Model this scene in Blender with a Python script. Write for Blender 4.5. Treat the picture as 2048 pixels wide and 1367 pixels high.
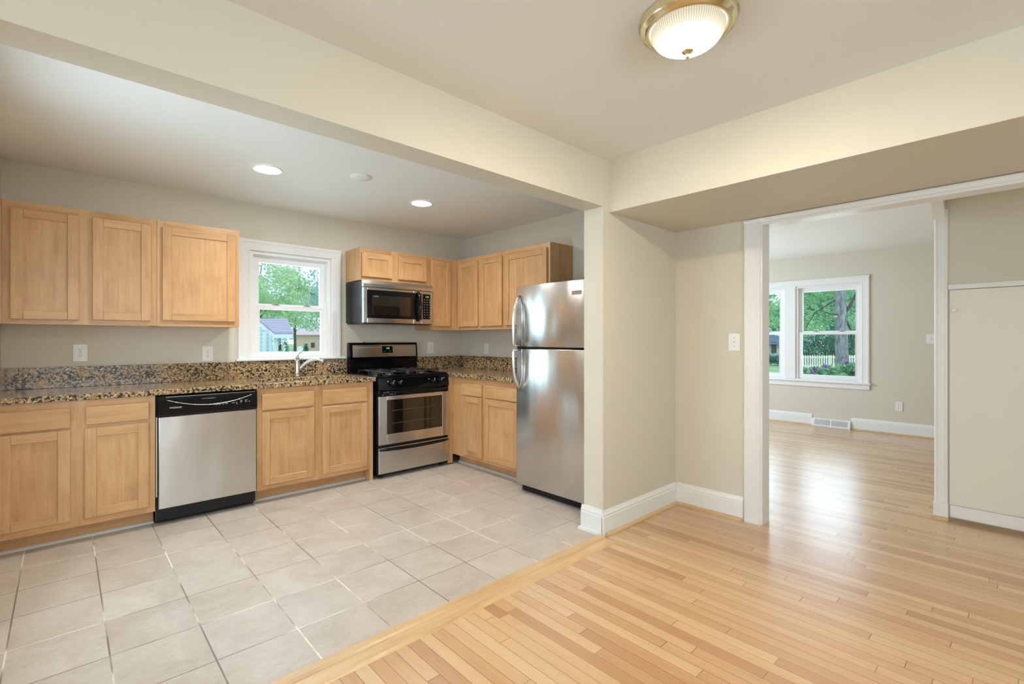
import bpy, bmesh, math, random
from mathutils import Vector, Matrix

random.seed(7)
for _o in list(bpy.data.objects):
    bpy.data.objects.remove(_o)
scene = bpy.context.scene
COL = scene.collection
PI = math.pi

# ------------------------------------------------------------------ camera, world, exposure
EYE = 1.25
YAW = math.radians(47.1)
FPX = 965.0
cam_d = bpy.data.cameras.new('camera')
cam_d.sensor_width = 36.0
cam_d.lens = FPX / 2048 * 36.0
cam_d.shift_y = -5.5 / 2048
cam_d.clip_start = 0.05
cam_d.clip_end = 400
cam = bpy.data.objects.new('camera', cam_d)
cam.location = (0, 0, EYE)
cam.rotation_euler = (PI / 2, 0, YAW - PI / 2)
COL.objects.link(cam)
scene.camera = cam

scene.view_settings.view_transform = 'Standard'
scene.view_settings.look = 'None'
scene.view_settings.gamma = 1.0
scene.view_settings.use_curve_mapping = False
scene.view_settings.exposure = 0.0
scene.cycles.max_bounces = 10
scene.cycles.diffuse_bounces = 6
scene.cycles.glossy_bounces = 4
scene.cycles.transparent_max_bounces = 16
scene.cycles.sample_clamp_indirect = 5.0
scene.cycles.use_denoising = True

SKY_STRENGTH = 1.9
world = bpy.data.worlds.new('sky')
scene.world = world
world.use_nodes = True
_wn = world.node_tree.nodes
_wn['Background'].inputs['Color'].default_value = (0.72, 0.84, 1.0, 1)
_wn['Background'].inputs['Strength'].default_value = SKY_STRENGTH

DOME_E = 600.0
CAN_E = 122.0
CAN_SPOT = 36.0
WARM = (1.0, 0.90, 0.68)
CANC = (1.0, 0.98, 0.94)


def daylight_or_fill(name, loc, rot, sx, sy, power, color=(0.80, 0.92, 1.0)):
    """Area lamp"""
    l = bpy.data.lights.new(name, 'AREA')
    l.shape = 'RECTANGLE'
    l.size, l.size_y = sx, sy
    l.energy = power
    l.color = color
    o = bpy.data.objects.new(name, l)
    o.location = loc
    o.rotation_euler = rot
    COL.objects.link(o)
    return o


# outside the kitchen and living room windows, plus fill lamps at added unseen openings
daylight_or_fill('daylight_kitchen_window', (1.534, 4.80, 1.58), (-PI / 2, 0, 0), 0.72, 0.92, 14, (0.60, 0.86, 1.0))
daylight_or_fill('daylight_living_window', (8.22, 2.45, 1.33), (0, PI / 2, 0), 1.25, 1.75, 24, (0.80, 0.88, 1.0))
daylight_or_fill('fill_living_side', (5.8, 4.82, 1.45), (-PI / 2, 0, 0), 2.2, 1.2, 104, (0.62, 0.79, 1.0))  # fill lamp added at an unseen gap in the living room side wall
daylight_or_fill('fill_dining_rear', (0.1, -2.52, 1.45), (PI / 2, 0, 0), 2.6, 1.35, 43, (0.76, 0.92, 1.0))  # unseen fill added behind the camera to even out the brightness
daylight_or_fill('fill_dining_side', (-1.92, -0.5, 1.45), (0, -PI / 2, 0), 1.35, 2.2, 8, (0.75, 0.92, 1.0))  # weak fill added out of view on the dining room's left
daylight_or_fill('fill_kitchen_left', (-0.50, 2.75, 1.25), (0, -PI / 2, 0), 1.5, 0.8, 23, (0.62, 0.84, 1.0))  # fill added through a made-up opening to brighten the kitchen from the left


# ------------------------------------------------------------------ node helpers and materials
class NG:
    def __init__(self, name):
        self.m = bpy.data.materials.new(name)
        self.m.use_nodes = True
        self.nt = self.m.node_tree
        self.nt.nodes.clear()
        self.out = self.nt.nodes.new('ShaderNodeOutputMaterial')

    def n(self, t, props=None, **inp):
        nd = self.nt.nodes.new('ShaderNode' + t)
        for k, v in (props or {}).items():
            setattr(nd, k, v)
        for k, v in inp.items():
            key = int(k[1:]) if k[0] == 'i' and k[1:].isdigit() else k.replace('_', ' ')
            self.set(nd.inputs[key], v)
        return nd

    def set(self, sock, v):
        if isinstance(v, bpy.types.NodeSocket):
            self.nt.links.new(v, sock)
        else:
            if isinstance(v, tuple) and sock.type == 'RGBA' and len(v) == 3:
                v = (*v, 1)
            sock.default_value = v

    def math(self, op, a, b=0.0, c=0.0):
        return self.n('Math', {'operation': op}, i0=a, i1=b, i2=c).outputs[0]

    def mix(self, f, a, b, mode='MIX'):
        nd = self.nt.nodes.new('ShaderNodeMix')
        nd.data_type = 'RGBA'
        nd.blend_type = mode
        self.set(nd.inputs[0], f)
        self.set(nd.inputs[6], a)
        self.set(nd.inputs[7], b)
        return nd.outputs[2]

    def ramp(self, f, stops, interp='LINEAR'):
        nd = self.nt.nodes.new('ShaderNodeValToRGB')
        nd.color_ramp.interpolation = interp
        el = nd.color_ramp.elements
        while len(el) < len(stops):
            el.new(0.5)
        for e, (p, c) in zip(el, stops):
            e.position = p
            e.color = (*c, 1) if len(c) == 3 else c
        self.set(nd.inputs[0], f)
        return nd.outputs[0]

    def noise(self, vec, scale, detail=4.0, rough=0.55, dist=0.0):
        return self.n('TexNoise', Vector=vec, Scale=scale, Detail=detail, Roughness=rough, Distortion=dist).outputs[0]

    def mapping(self, vec, scale=(1, 1, 1), loc=(0, 0, 0)):
        return self.n('Mapping', Vector=vec, Scale=scale, Location=loc).outputs[0]

    def objco(self):
        return self.n('TexCoord').outputs['Object']

    def bump(self, h, strength, dist=0.01):
        return self.n('Bump', Strength=strength, Distance=dist, Height=h).outputs[0]

    def bsdf(self, color, rough, normal=None, **kw):
        b = self.n('BsdfPrincipled')
        self.set(b.inputs['Base Color'], color)
        self.set(b.inputs['Roughness'], rough)
        if normal is not None:
            self.set(b.inputs['Normal'], normal)
        for k, v in kw.items():
            self.set(b.inputs[k.replace('_', ' ')], v)
        self.nt.links.new(b.outputs[0], self.out.inputs[0])
        return b


def plain(name, color, rough, **kw):
    g = NG(name)
    g.bsdf(color, rough, **kw)
    return g.m


def paint(name, color, rough=0.6, bump=0.04, var=0.03):
    g = NG(name)
    co = g.objco()
    f = g.noise(co, 1.3, 3)
    c = g.mix(f, tuple(x * (1 - var) for x in color), tuple(min(1, x * (1 + var)) for x in color))
    g.bsdf(c, rough, g.bump(g.noise(co, 160, 3), bump, 0.004))
    return g.m


def maple(name, axis, stops=None):
    g = NG(name)
    co = g.objco()
    rnd = g.n('ObjectInfo').outputs['Random']
    off = g.n('CombineXYZ', X=g.math('MULTIPLY', rnd, 37.0), Y=g.math('MULTIPLY', rnd, 11.0), Z=g.math('MULTIPLY', rnd, 23.0)).outputs[0]
    v = g.n('VectorMath', {'operation': 'ADD'}, i0=co, i1=off).outputs[0]
    sc = (1.6, 26, 26) if axis == 'x' else (26, 26, 1.6)
    sc2 = (1.5, 5, 5) if axis == 'x' else (5, 5, 1.5)
    fine = g.noise(g.mapping(v, sc), 1.6, 6, 0.6, 0.5)
    broad = g.noise(g.mapping(v, sc2), 1.0, 4, 0.55, 0.8)
    blot = g.noise(v, 7.0, 3, 0.5, 0.4)
    f = g.math('ADD', g.math('MULTIPLY', fine, 0.45), g.math('ADD', g.math('MULTIPLY', broad, 0.4), g.math('MULTIPLY', blot, 0.2)))
    c = g.ramp(f, stops or [(0.30, (0.42, 0.21, 0.08)), (0.47, (0.585, 0.325, 0.14)), (0.62, (0.68, 0.405, 0.19)), (0.8, (0.72, 0.45, 0.23))])
    tint = g.mix(rnd, (0.94, 0.91, 0.88), (1.0, 1.0, 1.0))
    c = g.mix(1.0, c, tint, 'MULTIPLY')
    streak = g.ramp(g.noise(g.mapping(v, sc2), 2.3, 3, 0.5, 1.2), [(0.64, (0, 0, 0)), (0.74, (1, 1, 1))])
    c = g.mix(g.math('MULTIPLY', streak, 0.30), c, (0.40, 0.19, 0.07))
    g.bsdf(c, 0.36, g.bump(fine, 0.03, 0.003), Coat_Weight=0.15, Coat_Roughness=0.25)
    return g.m


def oak_strip(name):
    """Strip flooring: boards run along world Y, 57 mm wide, random lengths and tones."""
    g = NG(name)
    co = g.n('TexCoord').outputs['Object']
    s = g.n('SeparateXYZ', Vector=co)
    W = 0.0572
    xr = g.math('DIVIDE', s.outputs[0], W)
    row = g.math('FLOOR', xr)
    fx = g.math('FRACT', xr)
    wn = g.n('TexWhiteNoise', {'noise_dimensions': '1D'}, W=row)
    L = g.math('ADD', 0.75, g.math('MULTIPLY', wn.outputs[0], 0.8))
    w2 = g.n('TexWhiteNoise', {'noise_dimensions': '1D'}, W=g.math('ADD', row, 517.3)).outputs[0]
    yr = g.math('ADD', g.math('DIVIDE', s.outputs[1], L), g.math('MULTIPLY', w2, 7.0))
    idx = g.math('FLOOR', yr)
    fy = g.math('FRACT', yr)
    key = g.n('CombineXYZ', X=row, Y=idx, Z=0.0).outputs[0]
    wt = g.n('TexWhiteNoise', {'noise_dimensions': '3D'}, Vector=key)
    tone = wt.outputs[0]
    kv = g.n('VectorMath', {'operation': 'SCALE'}, Vector=wt.outputs[1], Scale=9.0).outputs[0]
    gv = g.n('VectorMath', {'operation': 'ADD'}, i0=co, i1=kv).outputs[0]
    grain = g.noise(g.mapping(gv, (55, 2.4, 1)), 1.5, 6, 0.62, 0.6)
    cath = g.noise(g.mapping(gv, (16, 1.6, 1)), 1.0, 3, 0.5, 1.6)
    base = g.ramp(tone, [(0.0, (0.53, 0.30, 0.145)), (0.2, (0.62, 0.375, 0.185)), (0.55, (0.69, 0.445, 0.24)), (0.85, (0.735, 0.505, 0.28)), (1.0, (0.775, 0.56, 0.33))])
    c = g.mix(g.math('MULTIPLY', grain, 0.55), base, g.mix(1.0, base, (0.70, 0.60, 0.50), 'MULTIPLY'))
    c = g.mix(g.math('MULTIPLY', g.ramp(cath, [(0.48, (0, 0, 0)), (0.62, (1, 1, 1))]), 0.22), c, g.mix(1.0, base, (0.72, 0.60, 0.48), 'MULTIPLY'))
    ex = g.math('LESS_THAN', g.math('ABSOLUTE', g.math('SUBTRACT', fx, 0.5)), 0.479)
    ey = g.math('GREATER_THAN', g.math('MULTIPLY', fy, L), 0.003)
    inside = g.math('MULTIPLY', ex, ey)
    edge_tone = g.math('ADD', 0.55, g.math('MULTIPLY', w2, 0.42))
    c2 = g.mix(g.math('MULTIPLY', g.math('SUBTRACT', 1.0, inside), edge_tone), c, (0.16, 0.075, 0.03))
    ro = g.math('ADD', 0.24, g.math('MULTIPLY', grain, 0.10))
    h = g.math('ADD', g.math('MULTIPLY', inside, 1.0), g.math('MULTIPLY', g.noise(g.mapping(co, (5, 0.7, 1)), 1.0, 1), 0.5))
    g.bsdf(c2, ro, g.bump(h, 0.10, 0.002), Coat_Weight=0.7, Coat_Roughness=0.27)
    return g.m


def tile_floor(name):
    g = NG(name)
    co = g.objco()
    s = g.n('SeparateXYZ', Vector=co)
    TX, TY = 0.3033, 0.3165
    xr = g.math('DIVIDE', g.math('SUBTRACT', s.outputs[0], 0.134 - TX * 20), TX)
    yr = g.math('DIVIDE', g.math('SUBTRACT', s.outputs[1], 3.108 - TY * 20), TY)
    ix, iy = g.math('FLOOR', xr), g.math('FLOOR', yr)
    fx, fy = g.math('FRACT', xr), g.math('FRACT', yr)
    key = g.n('CombineXYZ', X=ix, Y=iy, Z=3.0).outputs[0]
    wt = g.n('TexWhiteNoise', {'noise_dimensions': '3D'}, Vector=key)
    kv = g.n('VectorMath', {'operation': 'SCALE'}, Vector=wt.outputs[1], Scale=13.0).outputs[0]
    gv = g.n('VectorMath', {'operation': 'ADD'}, i0=co, i1=kv).outputs[0]
    cl = g.noise(gv, 4.0, 5, 0.6, 0.6)
    fi = g.noise(g.mapping(gv, (26, 60, 1)), 1.0, 5, 0.65, 0.4)
    c = g.ramp(g.math('ADD', g.math('MULTIPLY', cl, 0.6), g.math('MULTIPLY', fi, 0.4)), [(0.34, (0.475, 0.40, 0.33)), (0.5, (0.56, 0.49, 0.42)), (0.66, (0.63, 0.565, 0.50))])
    c = g.mix(1.0, c, g.mix(wt.outputs[0], (0.94, 0.935, 0.93), (1.0, 1.0, 1.0)), 'MULTIPLY')
    mx = g.math('LESS_THAN', g.math('ABSOLUTE', g.math('SUBTRACT', fx, 0.5)), 0.490)
    my = g.math('LESS_THAN', g.math('ABSOLUTE', g.math('SUBTRACT', fy, 0.5)), 0.4915)
    inside = g.math('MULTIPLY', mx, my)
    gn = g.noise(co, 1.7, 3, 0.6)
    grout = g.ramp(gn, [(0.44, (0.22, 0.18, 0.145)), (0.52, (0.40, 0.34, 0.28)), (0.58, (0.86, 0.78, 0.66))])
    c = g.mix(inside, grout, c)
    h = g.math('ADD', g.math('MULTIPLY', inside, 1.2), g.math('ADD', g.math('MULTIPLY', g.noise(gv, 22, 6, 0.62, 0.8), 0.9), g.math('MULTIPLY', cl, 0.6)))
    ro = g.math('ADD', 0.30, g.math('MULTIPLY', fi, 0.18))
    g.bsdf(c, ro, g.bump(h, 0.35, 0.0025))
    return g.m


def granite(name):
    g = NG(name)
    co = g.objco()
    w = g.n('VectorMath', {'operation': 'ADD'}, i0=co, i1=g.n('VectorMath', {'operation': 'SCALE'}, Vector=g.n('TexNoise', Vector=co, Scale=28.0, Detail=2.0).outputs[1], Scale=0.03).outputs[0]).outputs[0]
    v = g.n('TexVoronoi', Vector=g.mapping(w, (1, 1, 1.25)), Scale=105.0)
    cs = g.n('SeparateColor', Color=v.outputs['Color'])
    big = g.noise(co, 9.0, 4, 0.6)
    c = g.ramp(cs.outputs[0], [(0.0, (0.15, 0.075, 0.03)), (0.2, (0.30, 0.17, 0.065)), (0.42, (0.50, 0.31, 0.12)), (0.68, (0.58, 0.41, 0.20)), (0.86, (0.66, 0.56, 0.42))], 'CONSTANT')
    c = g.mix(0.25, c, g.ramp(big, [(0.35, (0.42, 0.25, 0.09)), (0.65, (0.70, 0.55, 0.34))]))
    dk = g.noise(w, 62.0, 4, 0.6)
    dsel = g.math('ADD', dk, g.math('MULTIPLY', g.math('SUBTRACT', big, 0.5), 0.35))
    c = g.mix(g.ramp(dsel, [(0.51, (0, 0, 0)), (0.55, (1, 1, 1))]), c, (0.025, 0.016, 0.012))
    g2 = g.noise(w, 48.0, 3, 0.5)
    c = g.mix(g.ramp(g2, [(0.62, (0, 0, 0)), (0.66, (1, 1, 1))]), c, (0.33, 0.26, 0.20))
    g.bsdf(c, 0.16)
    return g.m


def steel(name, color=(0.66, 0.64, 0.61), rough=0.27, axis='x', aniso=0.6, wave=0.0):
    g = NG(name)
    co = g.objco()
    sc = (1.5, 1.5, 420) if axis == 'x' else (420, 420, 1.5)
    n = g.noise(g.mapping(co, sc), 1.0, 3, 0.6)
    r = rough
    c = g.mix(n, tuple(x * 0.985 for x in color), color)
    wav = g.noise(g.mapping(co, (2.2, 2.2, 1.1)), 1.0, 2)
    b1 = g.n('Bump', Strength=wave, Distance=0.05, Height=wav).outputs[0]
    g.bsdf(c, r, b1, Metallic=1.0, Anisotropic=aniso, Anisotropic_Rotation=0.25)
    return g.m


def glass_mat(name, tint=(1, 1, 1)):
    g = NG(name)
    tr = g.n('BsdfTransparent', Color=tint)
    gl = g.n('BsdfGlossy', Roughness=0.0)
    fr = g.n('Fresnel', IOR=1.45)
    mx = g.n('MixShader', Fac=g.math('MULTIPLY', fr.outputs[0], 0.7))
    g.nt.links.new(tr.outputs[0], mx.inputs[1])
    g.nt.links.new(gl.outputs[0], mx.inputs[2])
    g.nt.links.new(mx.outputs[0], g.out.inputs[0])
    return g.m


def emit(name, color, strength):
    g = NG(name)
    e = g.n('Emission', Color=color, Strength=strength)
    g.nt.links.new(e.outputs[0], g.out.inputs[0])
    return g.m


def leaf_mat(name, c0, c1, rough=0.5, scale=1.2):
    g = NG(name)
    co = g.objco()
    f = g.noise(co, scale, 4, 0.6)
    f2 = g.noise(co, 14.0, 2, 0.5)
    c = g.mix(g.ramp(g.math('ADD', g.math('MULTIPLY', f, 0.6), g.math('MULTIPLY', f2, 0.4)), [(0.38, (0, 0, 0)), (0.62, (1, 1, 1))]), c0, c1)
    d = g.n('BsdfDiffuse', Color=c)
    t = g.n('BsdfTranslucent', Color=c)
    m1 = g.n('MixShader', Fac=0.4)
    g.nt.links.new(d.outputs[0], m1.inputs[1])
    g.nt.links.new(t.outputs[0], m1.inputs[2])
    g.nt.links.new(m1.outputs[0], g.out.inputs[0])
    return g.m


def bark_mat(name, c0, c1):
    g = NG(name)
    co = g.objco()
    n = g.noise(g.mapping(co, (16, 16, 4)), 1.0, 6, 0.7, 0.6)
    g.bsdf(g.ramp(n, [(0.35, c0), (0.65, c1)]), 0.9, g.bump(n, 0.8, 0.05))
    return g.m


M = {}
M['wall'] = paint('paint_beige', (0.70, 0.652, 0.545))
M['ceil'] = paint('paint_ceiling_white', (0.86, 0.86, 0.825), 0.7)
M['trim'] = paint('paint_trim_white', (0.87, 0.865, 0.845), 0.33, 0.01, 0.01)
M['door'] = paint('paint_door_cream', (0.80, 0.775, 0.69), 0.42, 0.02, 0.01)
M['vinyl'] = plain('white_vinyl', (0.88, 0.88, 0.88), 0.35)
M['plastic'] = plain('white_plastic', (0.88, 0.87, 0.83), 0.3)
M['slot'] = plain('dark_slot', (0.05, 0.045, 0.04), 0.5)
M['maple_z'] = maple('maple_vertical_grain', 'z')
M['maple_x'] = maple('maple_horizontal_grain', 'x')
M['oak'] = oak_strip('oak_strip_flooring')
M['oak_trim'] = maple('oak_trim_wood', 'x', [(0.30, (0.50, 0.30, 0.13)), (0.47, (0.64, 0.42, 0.205)), (0.62, (0.72, 0.50, 0.27)), (0.8, (0.76, 0.55, 0.32))])
M['tile'] = tile_floor('slate_tile')
M['granite'] = granite('speckled_granite')
M['steel'] = steel("brushed_steel", wave=0.22)
M['steel_v'] = steel('brushed_steel_fridge', (0.70, 0.68, 0.66), 0.25, 'x', 0.75, 0.40)
M['steel_s'] = plain('satin_steel', (0.70, 0.69, 0.66), 0.25, Metallic=1.0)
M['nickel'] = plain('brushed_nickel', (0.66, 0.64, 0.61), 0.22, Metallic=1.0)
M['black'] = plain('gloss_black', (0.004, 0.004, 0.005), 0.10, Specular_IOR_Level=0.3)
M['black_side'] = plain('satin_black_enamel', (0.008, 0.008, 0.010), 0.25, Specular_IOR_Level=0.35)
M['iron'] = plain('cast_iron', (0.025, 0.025, 0.028), 0.42)
M['oven_glass'] = plain('oven_glass', (0.012, 0.008, 0.006), 0.04, Specular_IOR_Level=0.9)
M['wire'] = plain('oven_rack_wire', (0.30, 0.27, 0.23), 0.35, Metallic=1.0)
M['print'] = plain('printed_white', (0.75, 0.75, 0.75), 0.5)
M['print_g'] = plain('printed_grey', (0.33, 0.33, 0.34), 0.5)
M['print_d'] = plain('printed_dark', (0.10, 0.09, 0.08), 0.5)
M['led'] = emit('green_display', (0.10, 1.0, 0.15), 1.6)
M['glass'] = glass_mat('window_glass', (0.93, 0.98, 0.985))
M['brass'] = plain('polished_brass', (0.84, 0.74, 0.50), 0.18, Metallic=1.0)
M['shoe'] = plain('grey_shoe_moulding', (0.62, 0.62, 0.58), 0.45)
M['lens'] = emit('can_lens', CANC, CAN_E)
M['rubber'] = plain('dark_rubber', (0.015, 0.015, 0.015), 0.7)


# ------------------------------------------------------------------ mesh builder
class MB:
    def __init__(self):
        self.bm = bmesh.new()
        self.mats = []

    def mi(self, m):
        if m is None:
            return 0
        if m not in self.mats:
            self.mats.append(m)
        return self.mats.index(m)

    def _new(self, verts, faces, mat, smooth=False):
        i = self.mi(mat)
        vs = [self.bm.verts.new(v) for v in verts]
        out = []
        for f in faces:
            try:
                fc = self.bm.faces.new([vs[k] for k in f])
                fc.material_index = i
                fc.smooth = smooth
                out.append(fc)
            except ValueError:
                pass
        return vs, out

    def box(self, x0, x1, y0, y1, z0, z1, mat=None, bev=0.0, seg=1):
        vs, fs = self._new([(x0, y0, z0), (x1, y0, z0), (x1, y1, z0), (x0, y1, z0), (x0, y0, z1), (x1, y0, z1), (x1, y1, z1), (x0, y1, z1)],
                           [(0, 3, 2, 1), (4, 5, 6, 7), (0, 1, 5, 4), (1, 2, 6, 5), (2, 3, 7, 6), (3, 0, 4, 7)], mat)
        if bev > 0:
            es = list({e for f in fs for e in f.edges})
            r = bmesh.ops.bevel(self.bm, geom=es, offset=bev, segments=seg, affect='EDGES', profile=0.5)
            for f in r['faces']:
                f.material_index = self.mi(mat)
        return self

    def prism(self, pts, axis, a, b, mat=None, smooth=False):
        """Extrude a closed 2-D outline along an axis. Points are (p, q) in the two other axes, in xyz order."""
        n = len(pts)

        def P(p, q, t):
            return {'x': (t, p, q), 'y': (p, t, q), 'z': (p, q, t)}[axis]
        vs = [P(p, q, a) for p, q in pts] + [P(p, q, b) for p, q in pts]
        fs = [tuple(range(n)), tuple(range(2 * n - 1, n - 1, -1))]
        self._new(vs, fs, mat)
        sides = [(i, i + n, (i + 1) % n + n, (i + 1) % n) for i in range(n)]
        self._new(vs, sides, mat, smooth)
        return self

    def tube(self, pts, r, mat=None, seg=10, cap=True, flat=1.0):
        pts = [Vector(p) for p in pts]
        rs = r if isinstance(r, (list, tuple)) else [r] * len(pts)
        rings = []
        prev = None
        for i, p in enumerate(pts):
            t = (pts[min(i + 1, len(pts) - 1)] - pts[max(i - 1, 0)]).normalized()
            if prev is None:
                a = Vector((0, 0, 1)) if abs(t.z) < 0.9 else Vector((1, 0, 0))
                u = t.cross(a).normalized()
            else:
                u = (prev - t * prev.dot(t)).normalized()
            prev = u
            w = t.cross(u)
            rings.append([p + (u * math.cos(2 * PI * k / seg) + w * math.sin(2 * PI * k / seg) * flat) * rs[i] for k in range(seg)])
        vs = [v for ring in rings for v in ring]
        fs = []
        for i in range(len(pts) - 1):
            for k in range(seg):
                fs.append((i * seg + k, i * seg + (k + 1) % seg, (i + 1) * seg + (k + 1) % seg, (i + 1) * seg + k))
        self._new(vs, fs, mat, True)
        if cap:
            self._new(rings[0], [tuple(range(seg - 1, -1, -1))], mat)
            self._new(rings[-1], [tuple(range(seg))], mat)
        return self

    def lathe(self, prof, c=(0, 0, 0), seg=32, mat=None, axis='z'):
        """Revolve (radius, height) pairs about an axis through c."""
        vs = []
        for r, h in prof:
            for k in range(seg):
                a = 2 * PI * k / seg
                p, q = r * math.cos(a), r * math.sin(a)
                v = {'z': (p, q, h), 'y': (p, h, q), 'x': (h, p, q)}[axis]
                vs.append((v[0] + c[0], v[1] + c[1], v[2] + c[2]))
        fs = []
        for i in range(len(prof) - 1):
            for k in range(seg):
                fs.append((i * seg + k, i * seg + (k + 1) % seg, (i + 1) * seg + (k + 1) % seg, (i + 1) * seg + k))
        self._new(vs, fs, mat, True)
        return self

    def poly(self, pts, mat=None):
        self._new(pts, [tuple(range(len(pts)))], mat)
        return self

    def obj(self, name, mat=None, parent=None, clean=True):
        if clean:
            bmesh.ops.remove_doubles(self.bm, verts=self.bm.verts, dist=1e-6)
            bmesh.ops.recalc_face_normals(self.bm, faces=self.bm.faces)
        me = bpy.data.meshes.new(name)
        self.bm.to_mesh(me)
        self.bm.free()
        mats = self.mats or [mat]
        for m in mats:
            me.materials.append(m if m is not None else mat)
        o = bpy.data.objects.new(name, me)
        COL.objects.link(o)
        if parent is not None:
            o.parent = parent
        return o


def thing(name, label, cat, loc=(0, 0, 0), rz=0.0, group=None, kind=None):
    o = bpy.data.objects.new(name, None)
    o.empty_display_size = 0.1
    o.location = loc
    o.rotation_euler = (0, 0, rz)
    COL.objects.link(o)
    return tag(o, label, cat, group, kind)


def tag(o, label, cat, group=None, kind=None):
    o['label'] = label
    o['category'] = cat
    if group:
        o['group'] = group
    if kind:
        o['kind'] = kind
    return o


def struct(mb, name, mat, label, cat):
    return tag(mb.obj(name, mat), label, cat, None, 'structure')


def lettering(name, body, size, loc, rot, mat, parent=None, extrude=0.0004, align='CENTER'):
    cu = bpy.data.curves.new(name, 'FONT')
    cu.body = body
    cu.size = size
    cu.extrude = extrude
    cu.align_x = align
    cu.align_y = 'CENTER'
    tmp = bpy.data.objects.new(name + '_curve', cu)
    COL.objects.link(tmp)
    bpy.context.view_layer.update()
    me = bpy.data.meshes.new_from_object(tmp.evaluated_get(bpy.context.evaluated_depsgraph_get()))
    bpy.data.objects.remove(tmp)
    me.materials.clear()
    me.materials.append(mat)
    o = bpy.data.objects.new(name, me)
    o.location = loc
    o.rotation_euler = rot
    COL.objects.link(o)
    if parent is not None:
        o.parent = parent
    return o


def lift(o):
    """Hand a child to its grandparent without moving it."""
    p = o.parent
    o.parent = p.parent
    o.matrix_basis = p.matrix_basis @ o.matrix_basis
    return o


def marks(name, boxes, mat, parent):
    """Small printed marks or keys, each a piece of its own."""
    return [MB().box(*bx).obj(name, mat, parent) for bx in boxes]


FRONT = (PI / 2, 0, 0)   # lettering that faces local -Y

# ------------------------------------------------------------------ dimensions of the place
XL, XR, YB = -0.30, 3.475, 4.60          # kitchen left, right and back walls
XD = 3.44                                # dining room's right wall
ZK, ZD, ZL = 2.43, 2.40, 2.45            # ceilings
BF, BK = 1.858, 2.012                    # front and back of the beam and stub wall
ZBEAM, ZSOF = 2.097, 2.068
XF = 8.0                                 # living room's far wall
XS = 2.52                                # end of the stub wall

# ------------------------------------------------------------------ the setting
struct(MB().box(XL - 0.1, XS - 0.03, 1.80, BF + 0.02, -0.06, 0.0).box(XL - 0.1, XR, BF + 0.02, YB + 0.1, -0.06, 0.0), 'floor', M['tile'], 'beige slate-look square tile kitchen floor', 'floor')
b = MB()
b.box(-1.9, XD + 0.02, -2.5, 1.80, -0.06, 0.0)
b.box(XS - 0.03, XD + 0.02, 1.80, BF + 0.02, -0.06, 0.0)
b.box(XD + 0.02, XF + 0.1, -2.5, YB + 0.2, -0.06, 0.0)
struct(b, 'floor', M['oak'], 'honey oak strip floor of the dining and living rooms', 'floor')

b = MB()
b.box(XL - 0.15, XR + 0.1, BK, YB + 0.15, ZK, ZK + 0.12)
struct(b, 'ceiling', M['ceil'], 'white kitchen ceiling with two recessed lights', 'ceiling')
struct(MB().box(-2.0, 2.60, -2.6, BF + 0.01, ZD, ZD + 0.15), 'ceiling', M['ceil'], 'white dining room ceiling with the dome light', 'ceiling')
struct(MB().box(XD + 0.1, XF + 0.15, -2.6, YB + 0.2, ZL, ZL + 0.12), 'ceiling', M['ceil'], 'white living room ceiling seen through the cased opening', 'ceiling')

# kitchen back wall around its window (rough opening)
WX0, WX1, WZ0, WZ1 = 1.173, 1.895, 1.075, 2.027
b = MB()
b.box(XL - 0.15, WX0, YB, YB + 0.15, 0, ZK)
b.box(WX1, XR + 0.08, YB, YB + 0.15, 0, ZK)
b.box(WX0, WX1, YB, YB + 0.15, 0, WZ0)
b.box(WX0, WX1, YB, YB + 0.15, WZ1, ZK)
struct(b, 'wall_back', M['wall'], 'beige kitchen wall behind the sink and stove', 'wall')
b = MB()
b.box(XL - 0.15, XL, BK, 2.35, 0, ZK)
b.box(XL - 0.15, XL, 3.15, YB, 0, ZK)
b.box(XL - 0.15, XL, 2.35, 3.15, 0, 0.5)  # gap added out of view for the kitchen fill lamp
b.box(XL - 0.15, XL, 2.35, 3.15, 2.0, ZK)
struct(b, 'wall_left', M['wall'], 'beige kitchen wall at the left end of the counter', 'wall')
# beam over the kitchen opening with the stub wall beside the refrigerator
b = MB()
b.box(-2.0, XS, BF, BK, ZBEAM, ZK + 0.05)
b.box(XS, XD + 0.03, BF, BK, 0, ZK + 0.05)
b.box(-2.0, XL - 0.15, BF, BK, 0, ZBEAM)
struct(b, 'wall_middle', M['wall'], 'cream beam and stub wall between kitchen and dining room', 'wall')
# dining room's right wall with the wide cased opening
OY1, OY0, OZ = 1.245, -1.1, 2.035
b = MB()
b.box(XD, XD + 0.115, OY1, BF, 0, ZL + 0.05)
b.box(XR, XD + 0.115, BF, YB + 0.15, 0, ZL + 0.05)
b.box(XD, XD + 0.115, OY0, OY1, OZ, ZL + 0.05)
b.box(XD, XD + 0.115, -2.5, OY0, 0, ZL + 0.05)
struct(b, 'wall_right', M['wall'], 'beige wall holding the light switch and the cased opening', 'wall')
struct(MB().box(2.58, XD, -2.5, BF, ZSOF, ZD + 0.15), 'beam', M['wall'], 'boxed cream soffit over the cased opening', 'soffit')
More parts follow.
